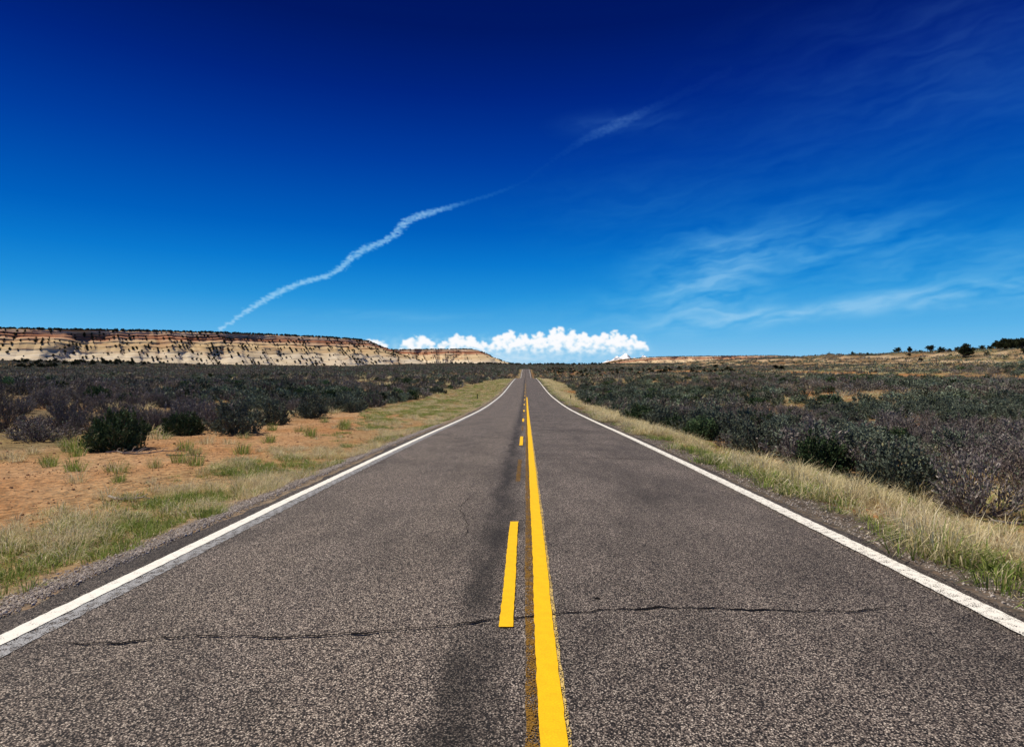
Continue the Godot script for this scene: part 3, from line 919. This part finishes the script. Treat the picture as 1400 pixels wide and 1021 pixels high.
func post(x: float, d: float, c: Color, label: String) -> void:
	var o := base("marker_post", Vector3(x, gh(x, d), -d))
	tag(o, label, "post")
	var b := MB.new()
	var w := 0.045
	for e in [[Vector3(-w, -0.1, -0.02), Vector3(w, -0.1, -0.02), Vector3(w, 0.70, -0.02), Vector3(-w, 0.70, -0.02)], [Vector3(-w, -0.1, 0.02), Vector3(w, -0.1, 0.02), Vector3(w, 0.70, 0.02), Vector3(-w, 0.70, 0.02)], [Vector3(-w, -0.1, -0.02), Vector3(-w, -0.1, 0.02), Vector3(-w, 0.70, 0.02), Vector3(-w, 0.70, -0.02)], [Vector3(w, -0.1, -0.02), Vector3(w, -0.1, 0.02), Vector3(w, 0.70, 0.02), Vector3(w, 0.70, -0.02)], [Vector3(-w, 0.70, -0.02), Vector3(w, 0.70, -0.02), Vector3(w, 0.70, 0.02), Vector3(-w, 0.70, 0.02)]]:
		b.quad(e[0], e[1], e[2], e[3], c)
	put("stake", b.mesh(M.stone), o)
	var f := MB.new()
	var p := []
	for k in 10: p.append(Vector3(cos(TAU * k / 10.0) * 0.06, 0.63 + sin(TAU * k / 10.0) * 0.06, 0.032))
	for k in 10:
		f.tri(Vector3(0, 0.63, 0.036), p[k], p[(k + 1) % 10], c * 0.6)
		f.quad(p[k], p[(k + 1) % 10], p[(k + 1) % 10] - Vector3(0, 0, 0.012), p[k] - Vector3(0, 0, 0.012), c * 0.6)
	put("reflector", f.mesh(M.stone), o)

# ---------------------------------------------------------------- mesas
const PROFILE := [[-1.6, 1.02], [-0.5, 1.02], [-0.06, 1.0], [0.0, 0.985], [0.012, 0.93], [0.06, 0.915], [0.075, 0.86], [0.13, 0.83], [0.145, 0.79], [0.24, 0.72], [0.255, 0.68], [0.36, 0.60], [0.375, 0.57], [0.5, 0.44], [0.515, 0.41], [0.66, 0.28], [0.675, 0.255], [0.83, 0.13], [0.845, 0.11], [1.0, 0.0], [1.15, -0.14]]

func rock_color(h: float, s: float, nz: FastNoiseLite, pale: float) -> Color:
	var a := nz.get_noise_2d(s * 0.9, h * 400.0)
	var b := nz.get_noise_2d(s * 3.0, h * 1300.0 + 70.0)
	var cream := Color(0.64, 0.53, 0.37).lerp(Color(0.70, 0.62, 0.49), clampf(0.5 + b, 0, 1))
	var tan := Color(0.58, 0.42, 0.23).lerp(Color(0.62, 0.48, 0.29), clampf(0.5 + b * 1.5, 0, 1))
	var red := Color(0.33, 0.125, 0.065).lerp(Color(0.45, 0.22, 0.13), clampf(0.5 + b * 1.5, 0, 1))
	var pink := Color(0.52, 0.35, 0.25)
	var hh := h + a * 0.06
	var c := cream
	c = c.lerp(tan, ss(0.34, 0.52, hh) * (1.0 - pale))
	c = c.lerp(pink, ss(0.70, 0.76, hh) * 0.7)
	c = c.lerp(red, ss(0.76, 0.80, hh + a * 0.03) * (0.85 + 0.3 * a))
	c = c.lerp(cream, ss(0.90, 0.92, hh) * 0.55)
	# short rusty seams and stained patches between the beds
	var seam := ss(0.28, 0.45, nz.get_noise_2d(s * 1.1, h * 1500.0)) * ss(-0.1, 0.25, nz.get_noise_2d(s * 0.6 + 700.0, h * 200.0))
	c = c.lerp(Color(0.40, 0.22, 0.12), seam * 0.7)
	c = c.lerp(red, 0.5 * ss(0.18, 0.4, nz.get_noise_2d(s * 1.5 + 90.0, h * 350.0)) * ss(0.4, 0.7, h))
	var k := 1.0 + b * 0.22
	return Color(c.r * k, c.g * k, c.b * k)

# path: [x, d, rim height]; the foot lies `apron` metres in front of the rim
func build_mesa(called: String, label: String, path: Array, apron: float, foot: float, step: float, pale: float, s: int) -> Dictionary:
	var nz := noise(s, 0.012, 4)
	var gul := noise(s + 1, 0.018, 4)
	var pts := []
	for i in path.size() - 1:
		var a := Vector3(path[i][0], path[i][1], path[i][2])
		var c := Vector3(path[i + 1][0], path[i + 1][1], path[i + 1][2])
		var p0: Vector3 = a if i == 0 else Vector3(path[i - 1][0], path[i - 1][1], path[i - 1][2])
		var p3: Vector3 = c if i == path.size() - 2 else Vector3(path[i + 2][0], path[i + 2][1], path[i + 2][2])
		var n := maxi(2, int(a.distance_to(c) / step))
		for k in n: pts.append(a.cubic_interpolate(c, p0, p3, float(k) / n))
	var b := MB.new()
	var prof := []
	for i in PROFILE.size() - 1:
		var sub := 1 if i < 2 else 3
		for k in sub: prof.append(Vector2(PROFILE[i][0], PROFILE[i][1]).lerp(Vector2(PROFILE[i + 1][0], PROFILE[i + 1][1]), float(k) / sub))
	prof.append(Vector2(PROFILE[-1][0], PROFILE[-1][1]))
	var w := prof.size()
	var run := 0.0
	var front := []
	for i in pts.size():
		var p: Vector3 = pts[i]
		var t: Vector3 = pts[mini(i + 1, pts.size() - 1)] - pts[maxi(i - 1, 0)]
		var nrm := Vector2(t.y, -t.x).normalized()     # to the right of travel, seen from above with d up: towards the viewer
		if i > 0: run += Vector2(p.x, p.y).distance_to(Vector2(pts[i - 1].x, pts[i - 1].y))
		var row := []
		for q in prof:
			var qs := clampf(q.y + nz.get_noise_2d(run * 0.9, q.y * 20.0) * 0.10 * sin(clampf(q.x, 0, 1) * PI), -0.2, 1.02)
			var g := gul.get_noise_2d(run, q.y * 26.0)
			var g2 := nz.get_noise_2d(run * 2.2 + 400.0, q.y * 60.0)
			var off: float = q.x * apron
			var inw := ss(-0.1, 0.05, q.x)
			off += inw * (g * apron * 0.22 + g2 * apron * 0.07) * (0.5 + 0.8 * sin(clampf(q.x, 0, 1) * PI))
			off += inw * nz.get_noise_2d(run * 0.5, 11.0) * apron * 0.30
			var y: float = foot + (p.z - foot) * qs + (g2 * 1.6 + g * 1.2) * inw
			if q.x < -0.05: y = p.z + 1.0
			var at := Vector3(p.x + nrm.x * off, y, -(p.y + nrm.y * off))
			b.v.append(at)
			b.c.append(rock_color(qs, run, nz, pale) if q.x > -0.05 else Color(0.33, 0.22, 0.13))
			row.append(at)
		front.append(row)
	for i in pts.size() - 1:
		for k in w - 1:
			var a := i * w + k
			b.idx.append_array(PackedInt32Array([a, a + 1, a + w, a + w, a + 1, a + w + 1]))
	var o := put(called, b.mesh(M.rock))
	tag(o, label, "mesa", "", "structure")
	return {"front": front, "prof": prof, "pts": pts}

func mesa_at(m: Dictionary, u: float, h: float) -> Vector3:     # the point u along, at share h of the height
	var row: Array = m.front[clampi(int(u * (m.front.size() - 1)), 0, m.front.size() - 1)]
	for k in m.prof.size() - 1:
		if m.prof[k + 1].x > 0.0 and m.prof[k + 1].y <= h:
			var t: float = (m.prof[k].y - h) / maxf(m.prof[k].y - m.prof[k + 1].y, 0.0001)
			return row[k].lerp(row[k + 1], clampf(t, 0, 1))
	return row[-1]

func build_far() -> void:
	M.rock = mat(1.0, true, 0.1)
	var A := build_mesa("mesa", "long banded mesa with red rim and cream slope, largest of the mesas", [[-1250, 560, 50], [-950, 650, 53], [-690, 780, 53.0], [-600, 850, 55], [-490, 950, 57], [-400, 1040, 56.5], [-335, 1105, 55.0], [-306, 1150, 52.5], [-296, 1185, 46], [-296, 1240, 42], [-330, 1330, 44]], 95.0, 2.0, 5.0, 0.0, 801)
	var B := build_mesa("mesa", "smaller cream mesa with thin red rim tapering to a point at the road", [[-640, 1480, 49], [-392, 1600, 49.5], [-260, 1650, 51.5], [-165, 1665, 52.5], [-135, 1685, 49], [-108, 1705, 41], [-80, 1730, 27], [-45, 1760, 15], [0, 1800, 9]], 105.0, 2.0, 7.0, 0.2, 811)
	var C := build_mesa("mesa", "low distant flat-topped mesa in front of the snowy peaks", [[260, 2480, 8], [370, 2490, 24], [440, 2500, 36], [557, 2520, 46], [800, 2520, 50], [1060, 2500, 51], [1105, 2490, 44], [1140, 2500, 30], [1200, 2540, 10]], 120.0, 2.0, 10.0, 0.3, 821)
	# junipers
	var big := []
	for k in 4: big.append(make_juniper(900 + k, 1900, 0.19))
	var small := []
	for k in 3:
		var j := make_juniper(910 + k, 150, 0.46)
		small.append(merged(j[0], j[1]))
	# on the ridge across the flat: x, d, height
	var ridge := [[197, 362.7, 2.6], [198, 348.8, 1.6], [196, 317.7, 3.6], [195, 306.3, 3.2], [198, 302.8, 2.0], [197, 293.5, 3.3], [198, 287.6, 3.2], [197, 280.6, 2.2], [199, 278.6, 3.0], [198, 273.4, 2.6], [172, 235.5, 5.6], [171, 235.7, 4.4], [198, 262.7, 3.3], [199, 259.0, 2.8], [196, 251.4, 3.8], [192, 244.0, 4.6], [195, 245.5, 4.8], [190, 236.6, 5.0], [194, 239.4, 4.4], [188, 229.6, 4.6], [197, 238.0, 3.8], [193, 231.1, 4.2], [195, 231.2, 4.4], [190, 222.6, 4.6], [196, 225.4, 4.0], [200, 415.3, 1.8], [186, 251.3, 1.9], [168, 256.9, 1.8], [176, 230.9, 2.0], [176, 250.3, 1.7], [175, 211.8, 2.4], [182, 286.4, 1.5], [186, 271.6, 1.6]]
	for t in ridge:
		var y := gh(t[0], t[1])
		var k: float = t[2] / 3.6
		var o := base("juniper_tree", Vector3(t[0], y, -t[1]), rng.randf() * TAU, Vector3(k * rng.randf_range(0.95, 1.3), k, k * rng.randf_range(0.95, 1.3)))
		var j: Array = big[rng.randi() % 4]
		put("trunk", j[0], o)
		put("crown", j[1], o)
		if t[2] == 5.6: tag(o, "large round juniper on the pale ledge below the ridge line", "tree")
		elif t[2] >= 3.7: tag(o, "large dark juniper on the crest of the low ridge across the flat", "tree", "large ridge junipers")
		else: tag(o, "small dark juniper on the low ridge across the flat", "tree", "small ridge junipers")
	# at the foot and on the slope of the long mesa
	var n_foot := 0
	while n_foot < 70:
		var sx := rng.randf_range(0.0, 330.0) * rng.randf_range(0.35, 1.0)
		var d := rng.randf_range(470.0, 640.0) + sx * 0.9
		var x := (sx - 719.0) / 812.0 * d
		var k := rng.randf_range(0.9, 1.6)
		var o := put("foot_juniper", small[rng.randi() % 3])
		o.transform = Transform3D(Basis(Vector3.UP, rng.randf() * TAU).scaled_local(Vector3(k * 1.25, k, k * 1.25)), Vector3(x, gh(x, d), -d))
		tag(o, "dark juniper in the line of trees below the long mesa's slope", "tree", "junipers below the long mesa")
		n_foot += 1
	var slope := []
	var rim := []
	scatter(A, 2600, 0.25, 1.0, 0.97, slope, 1.05)
	var count := 0
	var extra := []
	for t in slope:
		var s := px_of(t.origin.x, t.origin.y, -t.origin.z)
		if count < 200 and s.x > 5.0 and s.x < 520.0:
			var o := put("slope_juniper", small[rng.randi() % 3])
			o.transform = t
			tag(o, "small dark juniper dotting the cream slope of the long mesa", "tree", "junipers on the long mesa's slope")
			count += 1
		else: extra.append([t, Color.WHITE])
	var wood := base("juniper_wood", Vector3.ZERO)
	tag(wood, "dark juniper wood along the rims of the mesas and far ridge", "wood", "", "stuff")
	rim_trees(A, 2600, rim)
	rim_trees(B, 1000, rim)
	rim_trees(C, 1000, rim)
	var sb := []
	scatter(B, 1500, 0.0, 1.0, 0.9, sb, 0.9)
	scatter(C, 1100, 0.05, 0.9, 0.9, sb, 0.9)
	for t in sb: extra.append([t, Color.WHITE])
	for i in 260:      # the low wooded rise where the road is lost to sight
		var d := rng.randf_range(1120.0, 1330.0)
		var x := rng.randf_range(-150.0, 150.0) + rng.randf_range(-20.0, 40.0)
		extra.append([Transform3D(Basis(Vector3.UP, rng.randf() * TAU).scaled_local(Vector3.ONE * rng.randf_range(0.7, 1.5)), Vector3(x, gh(x, d), -d)), Color.WHITE])
	for i in 130:      # dark bushes along the red bank beyond the flat
		var d := rng.randf_range(280.0, 640.0)
		var x := rng.randf_range(18.0, 128.0)
		extra.append([Transform3D(Basis(Vector3.UP, rng.randf() * TAU).scaled_local(Vector3(1.2, 0.8, 1.2) * rng.randf_range(0.5, 1.0)), Vector3(x, gh(x, d), -d)), Color.WHITE])
	var parts := [[], [], []]
	for t in extra: parts[rng.randi() % 3].append(t)
	for t in rim: parts[rng.randi() % 3].append([t, Color.WHITE])
	for k in 3: many("trees", small[k], parts[k], wood)
	# snow peaks
	var b := MB.new()
	var nz := noise(831, 0.0011, 5)
	var cols := 110
	var rows := 26
	for j in rows + 1:
		for i in cols + 1:
			var x := lerpf(1900, 4700, float(i) / cols)
			var dd := 16000.0 + 1600.0 * j / rows
			var along := 0.0
			for pk in [[2800, 420, 370], [2560, 300, 290], [3060, 340, 270], [3330, 320, 300], [3600, 260, 255], [2300, 300, 170]]:
				along = maxf(along, pk[2] * exp(-absf((x - pk[0]) / pk[1])))
			var cross := maxf(sin(PI * j / rows), 0.0)
			var y := along * pow(cross, 0.8) * (1.0 + 0.25 * nz.get_noise_2d(x, dd)) + 40.0 * nz.get_noise_2d(x * 2.0, dd * 2.0) * cross + 40.0
			b.v.append(Vector3(x, y, -dd))
			var snow := ss(0.28, 0.05, nz.get_noise_2d(x * 4.0 + 900.0, dd * 3.0)) * ss(60, 130, y + 60.0 * nz.get_noise_2d(x * 3.0, dd))
			b.c.append(Color(0.22, 0.24, 0.30).lerp(Color(0.88, 0.89, 0.92), snow))
	for j in rows:
		for i in cols:
			var a := j * (cols + 1) + i
			b.idx.append_array(PackedInt32Array([a, a + cols + 1, a + 1, a + 1, a + cols + 1, a + cols + 2]))
	tag(put("mountains", b.mesh(M.rock)), "snow-covered mountain peaks rising far behind the distant mesa", "mountains", "", "structure")
	print("far ", Time.get_ticks_msec())

func scatter(m: Dictionary, n: int, from: float, to: float, top: float, out: Array, size: float) -> void:
	var f := noise(840, 0.05, 3)
	for i in n:
		var u := rng.randf_range(from, to)
		var h := rng.randf_range(0.02, top)
		if rng.randf() > 0.55 + 1.3 * f.get_noise_2d(u * 900.0, h * 60.0): continue
		var p := mesa_at(m, u, h)
		var k := size * rng.randf_range(0.4, 1.15)
		out.append(Transform3D(Basis(Vector3.UP, rng.randf() * TAU).scaled_local(Vector3(k * 1.15, k, k * 1.15)), p - Vector3(0, 0.3, 0)))

func rim_trees(m: Dictionary, n: int, out: Array) -> void:
	for i in n:
		var at: int = rng.randi() % (m.front.size() - 1)
		var row: Array = m.front[at]
		var k0 := 0
		while m.prof[k0].x < -0.07: k0 += 1
		var p: Vector3 = row[k0].lerp(row[0], pow(rng.randf(), 2.0) * 0.35)
		p = p.lerp(p + (m.front[at + 1][k0] - row[k0]), rng.randf())
		var k := rng.randf_range(0.6, 1.25)
		out.append(Transform3D(Basis(Vector3.UP, rng.randf() * TAU).scaled_local(Vector3(k * 1.2, k, k * 1.2)), p - Vector3(0, 0.4, 0)))

# ---------------------------------------------------------------- sky: azimuth from -z to +x and elevation in degrees
const SKY := [[0.0, 150, 203, 238], [0.6, 142, 200, 237], [2.0, 118, 190, 235], [3.7, 90, 178, 232], [7.2, 38, 148, 220], [10.6, 10, 121, 207], [14.0, 0, 96, 190], [20.5, 0, 62, 160], [26.4, 0, 38, 130], [31.8, 0, 25, 102], [45.0, 0, 16, 80], [90.0, 0, 12, 66]]

func sky_color(el: float) -> Color:
	for i in SKY.size() - 1:
		if el <= SKY[i + 1][0]:
			var t: float = (el - SKY[i][0]) / (SKY[i + 1][0] - SKY[i][0])
			return Color(lerpf(SKY[i][1], SKY[i + 1][1], t), lerpf(SKY[i][2], SKY[i + 1][2], t), lerpf(SKY[i][3], SKY[i + 1][3], t)) / 255.0
	return Color(0, 12 / 255.0, 66 / 255.0)

func blob(x: float, y: float, cx: float, cy: float, rx: float, ry_: float) -> float:
	return exp(-pow((x - cx) / rx, 2.0) - pow((y - cy) / ry_, 2.0))

func sky_image() -> Image:
	var W := 4096
	var H := 2048
	var img := Image.create(W, H, false, Image.FORMAT_RGB8)
	for j in H:
		var el := 90.0 - 180.0 * (j + 0.5) / H
		var c := sky_color(maxf(el, 0.0) * 1.08)
		c.a = 1.0
		img.fill_rect(Rect2i(0, j, W, 1), c)
	var ci := noise(51, 1.0, 5)
	var cj := noise(52, 1.0, 4)
	var ck := noise(53, 1.0, 5)
	# cirrus veils and streaks
	var i0 := int(W * (0.5 - 30.0 / 360.0))
	var i1 := int(W * (0.5 + 80.0 / 360.0))
	var j0 := int(H * (0.5 - 45.0 / 180.0))
	var j1 := H / 2
	for j in range(j0, j1):
		var el := 90.0 - 180.0 * (j + 0.5) / H
		for i in range(i0, i1):
			var az := (float(i) + 0.5) / W * 360.0 - 180.0
			# masks of the veils
			var t := az - 24.0
			var mk := 0.75 * blob(az, el, 16.5, 7.2, 5.5, 2.4) + 0.5 * blob(az, el, 18.5, 10.3, 6.5, 1.7) + 0.35 * blob(az, el, 28.0, 11.0, 7.0, 2.5)
			mk += 0.95 * blob(0.0, el, 0.0, 3.9 + (az - 15.0) * 0.085, 1.0, 0.7 + 0.015 * maxf(t, 0.0)) * ss(6, 24, az) 
			mk += 0.4 * blob(az, el, 40.0, 8.0, 14.0, 2.5)
			mk += 0.22 * blob(az, el, 12.0, 5.0, 10.0, 2.0)
			mk += 0.26 * blob(az, el, 9.0, 22.0 , 4.5, 0.9 ) + 0.14 * blob(az, el, 36.0, 22.0, 16.0, 7.0) + 0.12 * blob(az, el, 56.0, 26.0, 18.0, 10.0) + 0.12 * blob(az, el, 14.0, 14.5, 12.0, 4.0)
			mk += 0.20 * blob(az, el, -13.0, 4.9, 8.0, 0.5)
			if mk < 0.015: continue
			var along := az + el * 0.3
			var cross := el - az * 0.13
			var warp := cj.get_noise_2d(az * 0.12, el * 0.25) * 1.3
			var s := 0.55 + 0.75 * ci.get_noise_2d(along * 0.075, (cross + warp) * 0.55) + 0.18 * cj.get_noise_2d(along * 0.3, cross * 1.8)
			s = clampf(s, 0.0, 1.0)
			var a := clampf(mk * s * 1.15, 0.0, 0.8) * ss(80, 60, az)
			if a < 0.004: continue
			img.set_pixel(i, j, img.get_pixel(i, j).lerp(Color(0.80, 0.89, 0.97), a * 0.62))
	# old contrail, kinked by the wind
	var tr := [[-27.8, 3.0, 0.06], [-27.55, 3.29, 0.08], [-26.4, 4.21, 0.16], [-24.93, 5.35, 0.23], [-23.31, 6.44, 0.25], [-21.9, 7.22, 0.24], [-20.34, 7.88, 0.22], [-18.56, 8.42, 0.2], [-17.26, 9.27, 0.3], [-16.47, 10.16, 0.3], [-15.15, 11.01, 0.32], [-13.48, 11.74, 0.26], [-12.26, 12.58, 0.34], [-11.65, 13.46, 0.36], [-10.41, 14.1, 0.3], [-8.34, 14.75, 0.24], [-5.56, 15.54, 0.17], [-2.04, 16.61, 0.14], [0.07, 17.44, 0.14], [2.5, 19.2, 0.2], [5.66, 20.87, 0.35], [8.41, 21.81, 0.4], [13.1, 23.32, 0.35], [19.0, 25.2, 0.4]]
	for k in tr.size() - 1:
		var pa := Vector2(tr[k][0], tr[k][1])
		var pb := Vector2(tr[k + 1][0], tr[k + 1][1])
		var lo := Vector2(minf(pa.x, pb.x) - 1.3, minf(pa.y, pb.y) - 1.3)
		var up := Vector2(maxf(pa.x, pb.x) + 1.3, maxf(pa.y, pb.y) + 1.3)
		for j in range(int(H * (0.5 - up.y / 180.0)), int(H * (0.5 - lo.y / 180.0)) + 1):
			var el := 90.0 - 180.0 * (j + 0.5) / H
			for i in range(int(W * (0.5 + lo.x / 360.0)), int(W * (0.5 + up.x / 360.0)) + 1):
				var az := (float(i) + 0.5) / W * 360.0 - 180.0
				var p := Vector2(az + ck.get_noise_2d(az * 1.2, el * 7.0) * 0.5, el + cj.get_noise_2d(az * 2.0, el * 2.0) * 0.1)
				var t := (p - pa).dot(pb - pa) / (pb - pa).length_squared()
				if t < 0.0 or t >= 1.0: continue
				var dist := p.distance_to(pa.lerp(pb, t))
				var wd: float = lerpf(tr[k][2], tr[k + 1][2], t) * 1.3
				var st := 0.62 if az < -9.5 else lerpf(0.62, 0.10, ss(-9.5, -5.0, az))
				if az > -5.0: st = 0.10 - 0.08 * ss(-4, 0, az) + 0.14 * blob(az, 0, 8.5, 0, 3.2, 1.0)
				var a := st * (1.0 - ss(wd * 0.35, wd * 1.05, dist)) * clampf(0.85 + 0.7 * ck.get_noise_2d(az * 1.5, el * 5.0), 0.3, 1.0)
				if a > 0.01:
					img.set_pixel(i, j, img.get_pixel(i, j).lerp(Color(0.80, 0.90, 0.99), a))
	# a bank of fair-weather cumulus low over the horizon: azimuth, elevation of the base, half width, height
	var puffs := [[-14.5, 1.7, 1.7, 1.05], [-11.0, 1.7, 1.25, 1.2], [-10.0, 1.7, 1.5, 1.5], [-7.9, 1.8, 0.9, 0.85], [-6.6, 1.9, 1.1, 1.45], [-5.3, 1.9, 0.9, 1.3], [-4.4, 1.7, 1.3, 1.0], [-2.6, 1.9, 1.0, 1.35], [-1.6, 1.9, 1.1, 1.8], [-0.3, 1.8, 1.0, 1.5], [1.3, 1.9, 1.2, 1.6], [2.7, 2.0, 0.9, 1.9], [3.3, 2.0, 0.75, 2.1], [4.4, 2.0, 0.9, 1.75], [5.5, 2.0, 0.9, 1.55], [6.6, 1.9, 0.8, 1.35], [7.5, 1.9, 0.75, 1.55], [8.5, 1.9, 0.75, 1.85], [9.4, 1.8, 0.7, 1.4], [10.2, 1.8, 0.65, 1.4], [10.9, 1.8, 0.7, 0.9], [5.0, 1.2, 0.55, 0.45], [3.8, 1.15, 1.4, 0.3], [-2.0, 0.7, 2.8, 0.35], [-3.5, 1.25, 3.0, 0.4]]
	var fb := noise(61, 1.0, 5)
	for j in range(int(H * (0.5 - 5.2 / 180.0)), H / 2):
		var el := 90.0 - 180.0 * (j + 0.5) / H
		for i in range(int(W * (0.5 - 17.5 / 360.0)), int(W * (0.5 + 13.5 / 360.0))):
			var az := (float(i) + 0.5) / W * 360.0 - 180.0
			var nz := fb.get_noise_2d(az * 1.1, el * 1.5)
			var nf := fb.get_noise_2d(az * 3.3 + 50.0, el * 4.2)
			var best := 0.0
			for q in puffs:
				var dx: float = (az - q[0]) / q[2]
				if dx > 1.4 or dx < -1.4: continue
				var dy: float = (el - q[1]) / (q[3] if el > q[1] else 0.55)
				best = maxf(best, 1.0 - dx * dx - dy * dy * (1.0 if dy > 0.0 else 0.8) + nz * 0.5 + nf * 0.15)
			# thin vapour that joins the puffs; one white throughout, only its thickness varies
			var shelf := 0.62 * ss(-17, -8, az) * ss(13.0, 8.0, az) * blob(0, el, 0, 1.75 + nz * 0.3, 1, 0.85 + nz * 0.2) * clampf(0.75 + nz * 0.9, 0, 1)
			shelf += 0.42 * ss(-9, -4, az) * ss(5, 0, az) * blob(0, el, 0, 0.75, 1, 0.6) * clampf(0.7 + 1.2 * fb.get_noise_2d(az * 0.5, el * 5.0), 0, 1)
			var a := clampf(shelf * 0.85, 0.0, 0.62)
			if best > 0.0:
				var thick := clampf(0.80 + nf * 0.30 + nz * 0.75 + 0.30 * ss(1.6, 2.6, el), 0.0, 1.0)
				a = maxf(a, ss(0.02, 0.32, best) * thick * (0.3 + 0.7 * ss(1.1, 2.2, el + nz * 0.5)))
			if a > 0.01: img.set_pixel(i, j, img.get_pixel(i, j).lerp(Color(0.985, 0.99, 1.0), a))
	var turned := Image.create(W, H, false, Image.FORMAT_RGB8)     # a panorama begins at -z
	turned.blit_rect(img, Rect2i(W / 2, 0, W / 2, H), Vector2i(0, 0))
	turned.blit_rect(img, Rect2i(0, 0, W / 2, H), Vector2i(W / 2, 0))
	return turned

# ---------------------------------------------------------------- the place
func _ready() -> void:
	rng.seed = 20240607
	n_low = noise(1, 0.012, 3)
	n_mid = noise(2, 0.11, 4)
	n_fine = noise(3, 1.3, 3)
	n_patch = noise(4, 0.045, 4)
	make_road_profile()
	M.leaf = mat(0.8, true, 0.2)
	M.leaf.backlight_enabled = true
	M.leaf.backlight = Color(0.35, 0.35, 0.35)
	M.twig = mat(0.9, true, 0.2)
	M.blade = mat(0.7, true, 0.3)
	M.blade.backlight_enabled = true
	M.blade.backlight = Color(0.85, 0.85, 0.85)
	var cam := Camera3D.new()
	cam.name = "camera"
	cam.fov = 64.3
	cam.near = 0.05
	cam.far = 60000.0
	add_child(cam)
	cam.position = Vector3(0, 1.63, 0)
	cam.rotation_degrees = Vector3(-0.53, 1.34, 0)
	cam.current = true
	var env := Environment.new()
	env.background_mode = Environment.BG_SKY
	var sky := Sky.new()
	var pan := PanoramaSkyMaterial.new()
	pan.panorama = ImageTexture.create_from_image(sky_image())
	pan.energy_multiplier = 1.0
	sky.sky_material = pan
	env.sky = sky
	env.tonemap_mode = Environment.TONE_MAPPER_LINEAR
	env.tonemap_exposure = 1.0
	env.sdfgi_enabled = true
	env.ssao_enabled = true
	env.ssil_enabled = true
	var we := WorldEnvironment.new()
	we.name = "world_environment"
	we.environment = env
	add_child(we)
	var sun := DirectionalLight3D.new()
	sun.name = "sun"
	sun.light_color = Color(1.0, 0.955, 0.88)
	sun.light_energy = 1.6
	sun.light_angular_distance = 0.5
	sun.shadow_enabled = true
	add_child(sun)
	sun.look_at_from_position(Vector3(-0.50, 0.85, -0.16) * 100.0, Vector3.ZERO)
	print("sky ", Time.get_ticks_msec())
	build_ground()
	print("ground ", Time.get_ticks_msec())
	build_road()
	print("road ", Time.get_ticks_msec())
	build_far()
	build_plants()
	build_grass()
	build_litter()
